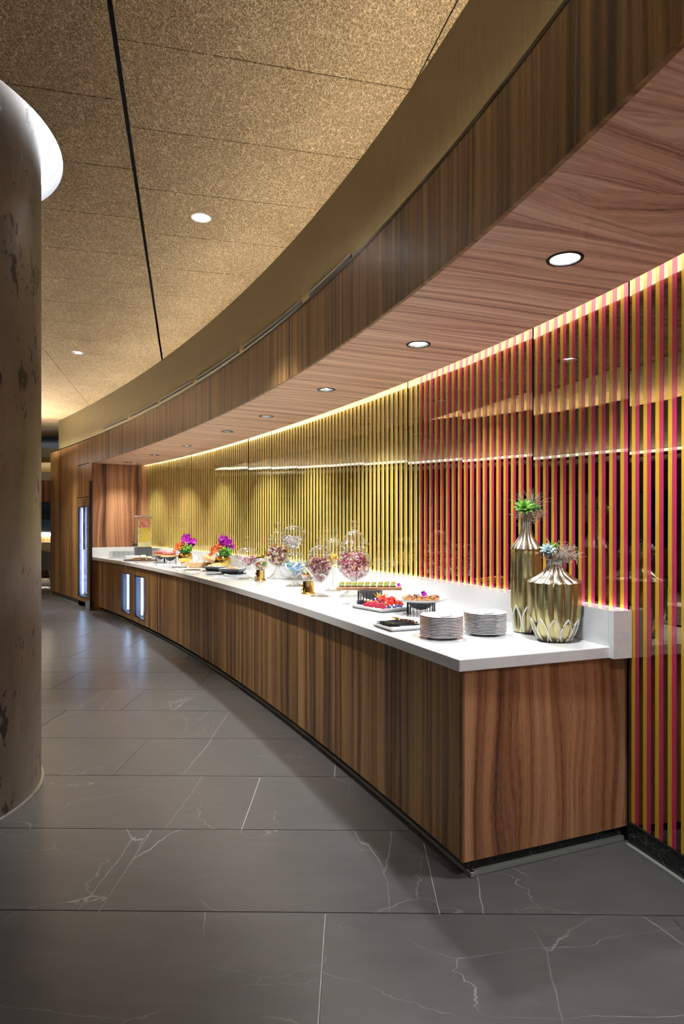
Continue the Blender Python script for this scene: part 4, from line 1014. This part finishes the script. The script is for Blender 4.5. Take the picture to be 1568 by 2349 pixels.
def fruit(kind, u, v, z, label, cat, grp, rot=None):
    p = fm @ Vector((u, v, z))
    if kind not in protos:
        if kind == 'raspberry': o = berry(.0125, 18, 0).build('raspberry', 'raspberry')
        elif kind == 'blackberry': o = berry(.0135, 20, 0).build('blackberry', 'blackberry')
        elif kind == 'blueberry': o = MB().blob((0, 0, 0), .0075, sub=2).build('blueberry', 'blueberry')
        elif kind == 'strawberry': o = straw().build('strawberry', 'strawberry')
        elif kind == 'strawberry_half':
            mb = half(); o = mb.build('strawberry_half', 'strawberry'); MB().blob((0, .004, 0), (.0085, .0038, .011), sub=1).build('cut_face', 'straw_flesh', o)
        protos[kind] = o
    else:
        b = protos[kind]; o = inst(b)
        for c in b.children: inst(c, parent=o)
    tag(o, label, cat, grp); o.location = p; o.rotation_euler = rot or (rf.uniform(-1, 1), rf.uniform(-1, 1), rf.uniform(0, 6)); o.scale = (1.28,)*3 if 'straw' in kind else (1.12,)*3
for i in range(14): fruit('blackberry', -.115+rf.uniform(-.022, .03), rf.uniform(-.085, .085), .022+rf.uniform(0, .016), 'glossy blackberry at the left corner of the fruit platter', 'blackberry', 'blackberries on the fruit platter')
for i in range(24): fruit('raspberry', rf.uniform(-.06, .12), -.085+rf.uniform(-.012, .028), .022+rf.uniform(0, .014), 'red raspberry along the front of the fruit platter', 'raspberry', 'raspberries on the fruit platter')
for i in range(12): fruit('blueberry', .125+rf.uniform(-.012, .012), rf.uniform(-.07, .06), .017+rf.uniform(0, .014), 'blueberry at the right end of the fruit platter', 'blueberry', 'blueberries on the fruit platter')
for i in range(30): fruit('strawberry_half', rf.uniform(-.05, .115), rf.uniform(-.05, .09), .030+rf.uniform(0, .036), 'halved strawberry heaped in the middle of the fruit platter', 'strawberry', 'strawberries on the fruit platter')
for i in range(8): fruit('strawberry', rf.uniform(.0, .10), rf.uniform(-.03, .09), .028+rf.uniform(0, .03), 'whole strawberry in the heap on the fruit platter', 'strawberry', 'whole strawberries on the fruit platter')
def starfruit(n, r, h):
    mb = MB(); vs = [(0, 0, 0)]; m = 2*n
    for k in range(m):
        a = 2*PI*k/m; rr_ = r if k % 2 == 0 else r*.5; vs.append((rr_*math.cos(a), rr_*math.sin(a), h if k % 2 == 0 else h*.45))
    vs += [(v[0]*.9, v[1]*.9, v[2]-.008) for v in vs]
    k0 = m+1; fs = [(0, 1+k, 1+(k+1) % m) for k in range(m)]+[(k0, k0+1+(k+1) % m, k0+1+k) for k in range(m)]+[(1+k, k0+1+k, k0+1+(k+1) % m, 1+(k+1) % m) for k in range(m)]
    return mb.add(vs, fs)
for (u, v, z, r_, h, lb) in ((-.045, .035, .045, .050, .050, 'tall crown-cut yellow melon on the fruit platter'), (-.070, -.035, .030, .036, .020, 'low crown-cut yellow melon on the fruit platter')):
    o = starfruit(6, r_, h).build('crown_melon', 'mango', smooth=False, label=lb, cat='fruit'); o.location = fm @ Vector((u, v, z))
orchid(fm @ Vector((-.085, .05, .050)), .019, 'purple orchid bloom beside the crown-cut melon', (.8, -.4, .5))
orchid(fm @ Vector((.05, .095, .062)), .016, 'purple orchid bloom behind the heaped strawberries', (.8, .2, 1.5))

# ---- candy jars
def candies(loc, prof, n, size, mats, label, rnd, shape='wrap'):
    """Loose sweets filling a lathe profile (z, r)."""
    mb = MB(); zs = [p[0] for p in prof]; rs = [p[1] for p in prof]
    wts = [r*r for r in rs]
    for i in range(n):
        for _ in range(40):
            z = rnd.uniform(zs[0], zs[-1]); rmax = float(np.interp(z, zs, rs))
            if rnd.random() < (rmax/max(rs))**2: break
        rad = rmax*math.sqrt(rnd.uniform(.25, 1))-size*.55; rad = max(0, rad); a = rnd.uniform(0, 2*PI)
        c = Vector((rad*math.cos(a), rad*math.sin(a), z))
        q = Matrix.Rotation(rnd.uniform(0, 6), 4, 'Z') @ Matrix.Rotation(rnd.uniform(0, 3), 4, 'X') @ Matrix.Rotation(rnd.uniform(0, 6), 4, 'Y')
        m = rnd.randrange(len(mats))
        if shape == 'ball': mb.blob(c, size*.5, m=m, sub=1)
        elif shape == 'bean': mb.blob(c, (size*.6, size*.42, size*.42), m=m, sub=1, T=q)
        else:
            s_ = size*.5
            vs = [Vector(p) for p in ((-s_, 0, 0), (-s_*.45, s_*.5, 0), (-s_*.45, 0, s_*.5), (-s_*.45, -s_*.5, 0), (-s_*.45, 0, -s_*.5), (s_*.45, s_*.5, 0), (s_*.45, 0, s_*.5), (s_*.45, -s_*.5, 0), (s_*.45, 0, -s_*.5), (s_, 0, 0),
                                     (-s_*1.5, s_*.45, .1*s_), (-s_*1.5, -s_*.45, -.1*s_), (s_*1.5, .1*s_, s_*.45), (s_*1.5, -.1*s_, -s_*.45))]
            fs = [(1, 2, 6, 5), (2, 3, 7, 6), (3, 4, 8, 7), (4, 1, 5, 8), (0, 2, 1), (0, 3, 2), (0, 4, 3), (0, 1, 4), (9, 5, 6), (9, 6, 7), (9, 7, 8), (9, 8, 5), (0, 10, 11), (9, 13, 12)]
            vs = [q.to_3x3() @ v+c for v in vs]
            for f in fs: pass
            mb.add(vs, fs, m)
    o = mb.build('candies', mats, label=label, cat='candy', kind='stuff', smooth=shape != 'wrap', sharp=None); o.location = loc; return o
def jar(loc, body, lid, knob, label, flute=0, foot=None):
    t = empty('candy_jar', loc, label=label, cat='jar')
    MB().lathe(body, 40).build('bowl', 'glass', t, sharp=1.2)
    MB().lathe(lid, 40 if not flute else flute*6, rfun=(lobes(flute, .05) if flute else None)).build('lid', 'glass', t, sharp=1.2)
    MB().lathe(knob, 20).build('knob', 'glass', t, sharp=1.2)
    if foot: MB().lathe(foot, 40).build('foot', 'glass', t, sharp=1.2)
    return t
def S(m, pts): return [(r*m, z*m) for r, z in pts]
def arc(r, z0, a0, a1, n=9, kz=1.0):
    return [(r*math.cos(a0+(a1-a0)*i/n), z0+kz*r*math.sin(a0+(a1-a0)*i/n)) for i in range(n+1)]
rc = random.Random(5)
# a: large jar with maroon wrapped sweets
m = .00317; La = on(812, 4.60)
bodyA = S(m, [(2, 36)]+arc(39.5, 76, -1.35, .95, 14)+[(26, 113), (30, 116), (30, 119)])
jar(La, bodyA, S(m, [(34, 119), (34, 121), (30, 124), (25, 131), (21, 140), (16, 147), (9, 152), (5, 154)]), S(m, [(5, 154), (4, 157), (6, 159), (8.5, 166), (7, 172), (3, 175), (.3, 175.5)]),
    'largest glass apothecary jar filled with maroon wrapped sweets', 16, S(m, [(34, 0), (34, 1), (26, 5), (15, 16), (9, 27), (7, 33), (9, 36), (2, 37)]))
candies(La, [(m*z, m*r) for z, r in ((41, 20), (50, 30), (60, 35), (76, 38), (90, 36), (100, 30))], 330, .027, ['c_maroon', 'c_pink', 'c_maroon', 'c_clear'], 'maroon wrapped sweets in the largest glass jar', rc)
# b: small goblet jar
Lb = on(733, 4.62)
jar(Lb, S(m, [(4, 31), (9, 34), (17, 42), (25, 54), (29, 67), (29.5, 74), (27, 84), (24, 92), (25, 97), (27, 99)]), S(m, [(28, 99), (28, 101), (25, 104), (20, 110), (13, 115), (6, 118), (4, 119)]), S(m, [(4, 119), (3.5, 121), (6, 125), (7, 129), (5, 133), (.3, 135)]),
    'small glass goblet jar of dark chocolate eggs beside the gold dispenser', 0, S(m, [(21, 0), (21, 1), (12, 4), (5, 7), (4, 10), (3.4, 16), (4, 24), (6, 28), (4, 31)]))
candies(Lb, [(m*z, m*r) for z, r in ((36, 9), (45, 18), (56, 25), (68, 28), (80, 25), (88, 22))], 190, .024, ['c_choc', 'c_mauve', 'c_choc'], 'dark chocolate eggs in the small goblet jar', rc, 'bean')
# c: tall jar behind with yellow sweets
m = .00345; Lc = on(766, 5.0)
jar(Lc, S(m, [(3.5, 54), (8, 56), (14, 62), (19, 72), (20.5, 82), (20, 90), (21, 91)]), S(m, [(22, 91), (22, 93), (21, 100), (19, 108), (15, 115), (9, 120), (4, 122)]), S(m, [(4, 122), (3, 126), (5, 133), (4.5, 138), (2, 146), (.3, 151)]),
    'slender glass jar of orange sweets behind the goblet jar', 12, S(m, [(23, 0), (23, 1), (14, 4), (5, 8), (4, 14), (3.3, 34), (3.5, 54)]))
candies(Lc, [(m*z, m*r) for z, r in ((60, 10), (66, 16), (74, 19), (84, 19.5))], 70, .026, ['c_yellow', 'c_orange', 'c_yellow', 'c_white'], 'orange and yellow sweets in the slender jar', rc)
# e: blue and green sweets
m = .00373; Le = on(677, 5.41)
jar(Le, S(m, [(4, 23), (10, 27), (20, 33), (30, 41), (35, 48), (34, 53), (27, 59), (21, 63), (21, 66)]), S(m, [(23, 66), (23, 68), (19, 72), (12, 76), (5, 79), (4, 80)]), S(m, [(4, 80), (3.4, 82), (5, 86), (4.5, 90), (.3, 92)]),
    'wide low glass jar of blue and green sweets', 0, S(m, [(22, 0), (22, 1), (13, 4), (5, 7), (4, 11), (4, 18), (4, 23)]))
candies(Le, [(m*z, m*r) for z, r in ((28, 10), (34, 20), (41, 29), (48, 33), (54, 31))], 190, .030, ['c_blue', 'c_green', 'c_silver', 'c_blue', 'c_white'], 'blue and green wrapped sweets in the wide low jar', rc)
# f: silver sweets on tall stem
m = .00416; Lf = on(672.5, 6.04)
jar(Lf, S(m, [(4, 68), (9, 70), (18, 78), (25, 88), (28, 100)]), S(m, arc(28.4, 100, .02, 1.42, 9, .90)), S(m, [(4.2, 125), (3.2, 128), (5, 134), (4.4, 138), (2, 146), (.3, 149)]),
    'domed glass jar of silver sweets on a tall stem', 14, S(m, [(22, 0), (22, 1), (13, 4), (5, 8), (4, 14), (3.4, 40), (4, 68)]))
candies(Lf, [(m*z, m*r) for z, r in ((73, 10), (80, 18), (90, 25), (100, 27))], 130, .030, ['c_silver', 'c_white', 'c_silver', 'c_mauve'], 'silver foil sweets in the domed stem jar', rc)
# g: round jar of brown and white sweets
m = .00426; Lg_ = on(637, 6.18)
jar(Lg_, S(m, [(2, 26)]+arc(29, 55, -1.35, .98, 12)+[(18, 80), (22, 82), (22, 84)]), S(m, [(25, 84), (25, 86), (21, 90), (16, 97), (12, 104), (7, 110), (4, 112)]), S(m, [(4, 112), (3.4, 114), (6, 119), (6.5, 124), (4, 129), (.3, 130)]),
    'round glass jar of brown and white sweets with a skirt foot', 14, S(m, [(26, 0), (26, 1), (17, 6), (9, 15), (5, 22), (5, 25), (2, 27)]))
candies(Lg_, [(m*z, m*r) for z, r in ((30, 12), (38, 22), (50, 27.5), (60, 28), (72, 23))], 260, .027, ['c_brown', 'c_white', 'c_orange', 'c_white', 'c_maroon'], 'brown, orange and white sweets in the round jar', rc, 'bean')
# i: low domed jar with pink sweets
m = .00423; Li = on(567, 6.13)
jar(Li, S(m, [(4, 28), (9, 29), (18, 35), (25, 44), (27, 52)]), S(m, arc(27.4, 52, .02, 1.42, 9, .78)), S(m, [(4.2, 73), (3.2, 76), (4, 86), (5, 90), (3, 97), (.3, 99)]),
    'domed glass stem jar of pale pink sweets beside the grey dishes', 16, S(m, [(20, 0), (20, 1), (12, 3), (6, 5), (4.6, 8), (4.6, 20), (4, 28)]))
candies(Li, [(m*z, m*r) for z, r in ((31, 9), (37, 18), (44, 24), (51, 26))], 230, .018, ['c_pink', 'c_clear', 'c_pink', 'c_maroon'], 'pale pink sweets in the low domed jar', rc, 'bean')
# gold sweet dispensers
def dispenser(loc, m, base, cyl, globe, cap, label, seed):
    t = empty('sweet_dispenser', loc, label=label, cat='dispenser')
    zb, zc_ = base; r0, r1, h = cyl; gr, gz = globe; cr, cz0, cz1 = cap
    MB().lathe(S(m, [(.3, 0), (r0, 0), (r0, 1), (r0*.85, 3), (r1, 5), (r1, h), (r1*.8, h+.5), (.3, h+.5)]), 32).build('base', 'gold_poly', t, sharp=.7)
    MB().lathe(S(m, arc(gr, gz, -1.1, 1.25, 12)), 32).build('globe', 'glass', t)
    MB().lathe(S(m, [(cr, cz0), (cr, cz0+1), (cr*.8, (cz0+cz1)/2+1), (cr*.35, cz1-.8), (.3, cz1)]), 24).build('cap', 'gold_poly', t)
    MB().lathe(S(m, [(.3, 0), (2.6, 0), (3.4, 1.6), (3, 2.6), (.3, 2.6)]), 12, T=Matrix.Translation((-r1*m, -r1*m*.25, h*m*.62)) @ Matrix.Rotation(-PI/2, 4, 'Y')).build('dial', 'gold_poly', t)
    MB().tube([(-r1*m, -.01*0, h*m*.35), (-r1*m-3*m, 0, h*m*.30), (-r1*m-4*m, 0, h*m*.18)], 1.6*m, 8).build('spout', 'gold_poly', t)
    rq = random.Random(seed)
    candies(loc, [((gz-gr*.75)*m, gr*.6*m), ((gz-gr*.3)*m, gr*.92*m), ((gz+gr*.25)*m, gr*.92*m)], 110, 4.6*m, ['c_orange', 'c_yellow', 'c_green', 'c_red', 'c_pink', 'c_white'], 'mixed jelly sweets in the %s' % ('near gold dispenser' if seed == 1 else 'far gold dispenser'), rq, 'bean')
dispenser(on(707, 4.80), .00331, (0, 0), (17, 13, 29), (16.5, 47), (7, 62, 71), 'polished gold sweet dispenser beside the small goblet jar', 1)
dispenser(on(597, 5.96), .00411, (0, 0), (14, 9.5, 24), (16.5, 38), (10, 51.5, 60), 'polished gold sweet dispenser in front of the low domed jar', 2)

# ---- grey oval dishes
def dish(loc, lx, ly, h, rz, label):
    t = empty('serving_dish', loc, rz, label=label, cat='dish')
    o = tray_bm(lx, ly, h, h*.55, .007).build('bowl', 'grey_stone', t, smooth=False); bevel(o, .004)
    o = tray_bm(lx*.97, ly*.96, h*.35, .012, .006).build('liner', 'dish_white', t, smooth=False); o.location = (0, 0, h*.72)
    MB().box(-lx*.48, lx*.48, -ly*.62, ly*.52, 0, .006).build('under_plate', 'black_metal', t, smooth=False)
    return t
t = dish(on(533, 6.78), .25, .17, .055, -.35, 'larger grey dish with white liner nearest the domed jar')
mb = MB()
for i in range(6): mb.blob((R.uniform(-.06, .08), R.uniform(-.04, .04), .062), (.03, .02, .012), m=i % 2, jit=.15)
o = mb.build('pastry', ['salmon', 'cheese'], label='pale pastries in the larger grey dish', cat='pastry', kind='stuff'); o.location = on(533, 6.78); o.rotation_euler = (0, 0, -.35)
dish(on(494, 7.20), .22, .15, .050, -.4, 'smaller grey dish in front of the gold flower vase')
mb = MB()
for i in range(16): mb.blob((R.uniform(-.07, .07), R.uniform(-.04, .04), .055+R.uniform(0, .02)), (.016, .013, .010), jit=.2)
o = mb.build('biscuit', 'cheese', label='heaped golden biscuits in the smaller grey dish', cat='biscuit', kind='stuff'); o.location = on(494, 7.20); o.rotation_euler = (0, 0, -.4)

# ---- tongs and serving spoons on small rests
def tongs(loc, rz, label):
    t = empty('serving_tongs', loc, rz, label=label, cat='tongs')
    MB().box(-.055, .055, -.045, .045, 0, .008).build('rest', 'china', t, smooth=False)
    for s_ in (-1, 1):
        MB().tube([(-.11, 0, .020), (-.02, s_*.012, .022), (.06, s_*.026, .018)], [.005, .006, .005], 6).build('arm', 'black_metal', t)
        MB().blob((.085, s_*.030, .016), (.030, .013, .004), sub=2).build('scoop', 'steel', t)
    return t
tongs(on(500, 6.45), .4, 'black-handled tongs in front of the grey dishes')
tongs(on(446, 7.08), .2, 'black-handled tongs in front of the bamboo steamer')
tongs(on(416, 7.55), .5, 'black-handled tongs left of the bamboo steamer')
tongs(on(371, 8.45), .3, 'black-handled tongs below the meat boards')

# ---- bamboo steamer
st_ = on(456, 7.90)
t = empty('bamboo_steamer', st_, label='round bamboo steamer basket full of white dumplings', cat='steamer')
MB().lathe([(.0005, .0), (.160, .0), (.165, .004), (.165, .066), (.152, .066), (.152, .02), (.0005, .02)], 48).build('basket', 'bamboo', t, sharp=.7)
MB().lathe([(.1655, .010), (.1675, .012), (.1675, .024), (.1655, .026)], 48).build('lower_band', 'bamboo', t)
MB().lathe([(.1655, .046), (.1675, .048), (.1675, .060), (.1655, .062)], 48).build('upper_band', 'bamboo', t)
d0 = None
for k in range(12):
    a = 2*PI*k/8; rad = .11 if k < 8 else .045
    if k >= 8: a = 2*PI*(k-8)/4+.4
    o = MB().lathe([(.0005, 0), (.022, 0), (.030, .012), (.026, .030), (.012, .042), (.004, .050), (.0005, .051)], 14, rfun=lobes(8, .08)).build('dumpling', 'dumpling') if d0 is None else inst(d0); d0 = d0 or o
    tag(o, 'white dumpling sitting in the bamboo steamer', 'dumpling', 'dumplings in the bamboo steamer'); o.location = (st_[0]+rad*math.cos(a), st_[1]+rad*math.sin(a), st_[2]+.0208)
t = empty('steamer_lid', (px(484, 7.72), 7.80, ZTOP+.018), label='bamboo steamer lid leaning against the basket', cat='lid')
t.rotation_euler = (0, .42, 0)
MB().lathe([(.0005, .030), (.13, .030), (.14, .026), (.14, -.012), (.131, -.012), (.131, .020), (.0005, .022)], 40).build('woven_top', 'bamboo', t, sharp=.7)
MB().lathe([(.1405, -.008), (.143, -.006), (.143, .014), (.1405, .016)], 40).build('rim_band', 'bamboo', t)
t.location.z = ZTOP+.078

# ---- flower bowls
def rose_mb(s):
    mb = MB(); mb.blob((0, 0, 0), (s*.55, s*.55, s*.5), sub=2)
    for ring_, (cnt, rad, hh) in enumerate(((3, .42, .75), (4, .66, .60), (5, .92, .40))):
        for k in range(cnt):
            a = 2*PI*k/cnt+ring_*.6; vs = []; fs = []
            for i in range(5):
                f = i/4-.5; aa = a+f*2.2/max(1, cnt*.45)
                for (rr_, zz) in ((rad*.65, -.35), (rad*.95, .1), (rad*.92, hh*.75), (rad*1.06, hh)):
                    q = 1-.25*abs(f)*2; vs.append((s*rr_*math.cos(aa), s*rr_*math.sin(aa), s*zz*q))
            for i in range(4):
                for k2 in range(3): fs.append((i*4+k2, (i+1)*4+k2, (i+1)*4+k2+1, i*4+k2+1))
            mb.add(vs, fs)
    return mb
rose0 = None; orc0 = None
def flowers(loc, r, side, rr, who):
    global rose0, orc0
    t = empty('flower_bowl', loc, label='round mirrored gold bowl of flowers %s' % who, cat='vase')
    MB().lathe([(r*.45, 0), (r*.62, .002), (r*.93, r*.42), (r, r*.85), (r*.90, r*1.25), (r*.70, r*1.5), (r*.66, r*1.5), (r*.86, r*1.22), (r*.94, r*.8)], 40, cap0=True).build('bowl', 'gold_poly', t)
    c = Vector(loc); zt = c.z+r*1.5
    n = 0
    for i in range(11):
        a = rr.uniform(0, 2*PI); u = math.sqrt(rr.random())
        i_, j_ = i % 4, i//4
        off = Vector((-.072+(i_-1.5)*.037+(j_-1)*.010, -.055+j_*.022, .030+(j_)*.040-abs(i_-1.5)*.010+i_*.016))
        o = rose_mb(.029).build('rose', 'rose_orange') if rose0 is None else inst(rose0); rose0 = rose0 or o
        tag(o, 'orange rose clustered at the left of the flower bowl %s' % who, 'flower', 'orange roses %s' % who)
        o.location = Vector((c.x, c.y, zt))+off; o.rotation_euler = (.5+rr.uniform(-.2, .2), -.55+rr.uniform(-.2, .2), rr.uniform(0, 6))
    for i in range(10):
        off = Vector((.005+rr.uniform(-.02, .02)+(i % 4)*.032, -.03+rr.uniform(-.02, .02), .145+(i//4)*.040-(i % 4)*.012+rr.uniform(-.012, .012)))
        o = orchid_mb(.044).build('orchid_bloom', ['orchid', 'orchid_pale']) if orc0 is None else inst(orc0); orc0 = orc0 or o
        tag(o, 'purple orchid bloom at the top right of the flower bowl %s' % who, 'flower', 'purple orchids %s' % who)
        o.location = Vector((c.x, c.y, zt))+off; o.rotation_euler = (1.25+rr.uniform(-.4, .4), rr.uniform(-.5, .5), rr.uniform(-.5, .5))
    for i in range(9):
        vs, fs = leaf_mesh(.13, .035, .004, .02)
        o = mk('leaf', vs, fs, 'leaf_dark' if i % 2 else 'leaf_bright', smooth=True, label='broad green leaf in the flower bowl %s' % who, cat='leaf', group='leaves %s' % who)
        o.location = (c.x+.01, c.y-.015, zt-.015); o.rotation_euler = (rr.uniform(-.4, .4), -rr.uniform(.15, .9), -PI/2+(i-4)*.34+.35)
    mb = MB()
    for i in range(26): mb.blob((.045+rr.uniform(-.045, .06), -.055+rr.uniform(-.03, .03), .045+rr.uniform(-.03, .05)), .017, jit=.25, rnd=rr)
    o = mb.build('green_filler', 'leaf_bright', label='bright green filler foliage in the flower bowl %s' % who, cat='foliage', kind='stuff'); o.location = (c.x, c.y, zt)
    mb = MB().tube([(0, 0, 0), (.0, 0, .12)], .012, 8)
    for i in range(5): mb.tube([(0, 0, 0), (-.04+i*.02, -.01, .06), (-.08+i*.04, -.02, .13)], .004, 5)
    o = mb.build('stems', 'leaf_dark', t); o.location = (0, 0, r*.5)
flowers(on(511, 7.62), .100, 1, random.Random(31), 'right of the bamboo steamer')
flowers(on(425, 8.62), .100, 1, random.Random(32), 'left of the bamboo steamer')

# ---- meat boards on wire stands
for (xp, dd, rb, who) in ((390, 8.75, .100, 'nearer'), (368, 9.10, .075, 'farther')):
    s_ = on(xp, dd); h = .085
    wire_stand(s_, rb*.85, h, 'dark wire stand under the %s meat board' % who, 12)
    o = MB().lathe([(.0005, 0), (rb*1.25, 0), (rb*1.28, .006), (rb*1.25, .022), (.0005, .022)], 32).build('meat_board', 'bamboo', sharp=.6, label='%s round wooden board of rolled ham on a wire stand' % who, cat='board'); o.location = (s_[0], s_[1], s_[2]+h+.0005)
    mbr = None
    for k in range(7):
        o = MB().tube([(-.055, 0, 0), (-.02, .002, .003), (.02, -.002, .003), (.055, 0, 0)], [.014, .017, .017, .014], 8).build('ham_roll', 'ham') if mbr is None else inst(mbr); mbr = mbr or o
        tag(o, 'rolled ham slice on the %s meat board' % who, 'ham', 'ham rolls on the %s meat board' % who)
        o.location = (s_[0]+R.uniform(-.03, .03), s_[1]-.06*rb/.1+k*.018*rb/.1, s_[2]+h+.0405+(k % 2)*.004); o.rotation_euler = (0, 0, R.uniform(-.3, .3))

# ---- small bread plate with nuts by the flower bowl
o = tray_bm(.24, .15, .018, .015).build('snack_plate', 'dish_white', smooth=False, label='flat plate of dried fruit below the left flower bowl', cat='plate'); o.location = on(437, 8.28); o.rotation_euler = (0, 0, -.3); bevel(o, .002)
mb = MB()
for i in range(22): mb.blob((R.uniform(-.08, .08), R.uniform(-.045, .045), .018+R.uniform(0, .022)), (.013, .011, .009), m=i % 3, jit=.2)
o = mb.build('dried_fruit', ['c_orange', 'c_yellow', 'c_brown'], label='dried fruit pieces heaped on the flat plate', cat='dried fruit', kind='stuff'); o.location = on(437, 8.28); o.rotation_euler = (0, 0, -.3)

# ---- cheese board
cb_ = on(322, 9.30)
o = bevel(MB().box(-.22, .22, -.10, .10, 0, .018).build('cheese_board', 'walnut_board', smooth=False, label='dark wooden board of cheese and crackers', cat='board'), .004); o.location = cb_; o.rotation_euler = (0, 0, -.35)
cm = Matrix.Translation(cb_) @ Matrix.Rotation(-.35, 4, 'Z')
for (u, v, r_, lb) in ((.05, .0, .050, 'larger ball of white cheese on the cheese board'), (.15, .01, .038, 'smaller ball of white cheese on the cheese board')):
    o = MB().blob((0, 0, 0), (r_, r_, r_*.72), sub=3).build('cheese_ball', 'burrata', label=lb, cat='cheese'); o.location = cm @ Vector((u, v, .0185+r_*.70))
    mb = MB()
    for k in range(4):
        vs, fs = leaf_mesh(.03, .010, .002, .008); T = Matrix.Rotation(k*1.6, 4, 'Z') @ Matrix.Rotation(-.4, 4, 'Y'); mb.add([T @ Vector(v_) for v_ in vs], fs)
    q = mb.build('basil_sprig', 'basil', label='basil sprig on the %s' % lb.split(' on ')[0], cat='herb'); q.location = cm @ Vector((u+.01, v-.01, .019+r_*1.38))
pr0 = None
for k in range(9):
    o = MB().lathe([(.0005, 0), (.022, 0), (.023, .003), (.022, .006), (.0005, .006)], 12).build('cracker', 'crust') if pr0 is None else inst(pr0); pr0 = pr0 or o
    tag(o, 'round cracker fanned on the cheese board', 'cracker', 'crackers on the cheese board'); o.location = cm @ Vector((-.12+k*.018, -.02+(k % 2)*.03, .026+(k % 3)*.007)); o.rotation_euler = (.3, -.35, k)
o = bevel(MB().box(-.09, .09, -.07, .07, 0, .05).build('napkin_stack', 'napkin', smooth=False, label='stack of white napkins behind the cheese board', cat='napkins'), .004); o.location = on(306, 9.75); o.rotation_euler = (0, 0, -.3)

# ---- drink dispenser
dp = on(328, 10.16)
t = empty('drink_dispenser', dp, .55, label='square glass drink dispenser with citrus slices on a grey stand', cat='drink dispenser')
MB().box(-.115, .115, -.105, .105, 0, .168).build('stand', 'grey_stone', t, smooth=False)
MB().box(-.110, .110, -.100, .100, .170, .655).build('tank', 'glass', t, smooth=False)
MB().box(-.114, .114, -.104, .104, .655, .672).build('lid', 'dish_white', t, smooth=False)
M['drink'] = plain('citrus_drink', (.86, .82, .42), .15, vary=.12, vscale=9)
M['rind_pale'] = plain('pale_rind', (.90, .74, .42), .4)
MB().box(-.103, .103, -.093, .093, .176, .630).build('drink', 'drink', t, smooth=False)
tp = empty('tap'); tp.parent = t
MB().tube([(-.11, -.02, .215), (-.15, -.02, .215), (-.165, -.02, .19)], [.012, .012, .010], 8).build('spigot', 'black_metal', tp)
MB().tube([(-.15, -.02, .22), (-.155, -.02, .25), (-.185, -.02, .265)], [.007, .007, .005], 6).build('lever', 'black_metal', tp)
s0 = {}
rq = random.Random(4)
rows = [(.29, 'y'), (.345, 'y'), (.40, 'y'), (.455, 'y'), (.505, 'p'), (.555, 'p'), (.595, 'p')]
for ri, (zz, kd) in enumerate(rows):
    nm = 'peel_pink' if kd == 'p' else 'peel_yellow'
    for j in range(4):
        if nm not in s0:
            o = MB().lathe([(.0005, .0052), (.040, .0052), (.041, .004), (.041, -.004), (.0005, -.004)], 24).build('citrus_slice', nm)
            MB().lathe([(.0405, .0046), (.049, .0046), (.050, .003), (.050, -.003), (.0405, -.004)], 24).build('rind', 'rind_pale', o); s0[nm] = o
        else:
            o = inst(s0[nm])
            for c in s0[nm].children: inst(c, parent=o)
        tag(o, 'pink grapefruit slice near the top of the drink dispenser' if kd == 'p' else 'yellow lemon slice lower down in the drink dispenser', 'citrus slice', 'pink slices in the dispenser' if kd == 'p' else 'yellow slices in the dispenser')
        lay = (ri+j) % 3
        if j < 3: l = Vector((-.056+.056*j+(.012 if ri % 2 else -.006), -.0945-lay*.0009, 0)); rot = (PI/2, 0, .55)
        else: l = Vector((-.1045-lay*.0009, -.035 if ri % 2 else .035, 0)); rot = (PI/2, 0, .55-PI/2)
        l.z = zz+rq.uniform(-.012, .012)
        o.location = Vector(dp)+Matrix.Rotation(.55, 3, 'Z') @ l; o.rotation_euler = rot; o.scale = (.85, .85, .35)

# ---- glasses on a white tray
gt = (px(280, 10.1), 10.12, ZTOP)
o = bevel(tray_bm(.42, .24, .014, .010).build('glass_tray', 'dish_white', smooth=False, label='white tray of upturned tumblers by the end wall', cat='tray'), .002); o.location = gt; o.rotation_euler = (0, 0, .05)
g0 = None
for i in range(5):
    for j in range(3):
        o = MB().lathe([(.036, 0), (.034, .05), (.031, .095), (.0005, .097)], 20).build('tumbler', 'glass') if g0 is None else inst(g0); g0 = g0 or o
        tag(o, 'clear tumbler standing upside down on the white tray', 'glass', 'tumblers on the white tray'); o.location = (gt[0]-.15+i*.074, gt[1]-.075+j*.074, gt[2]+.0075)
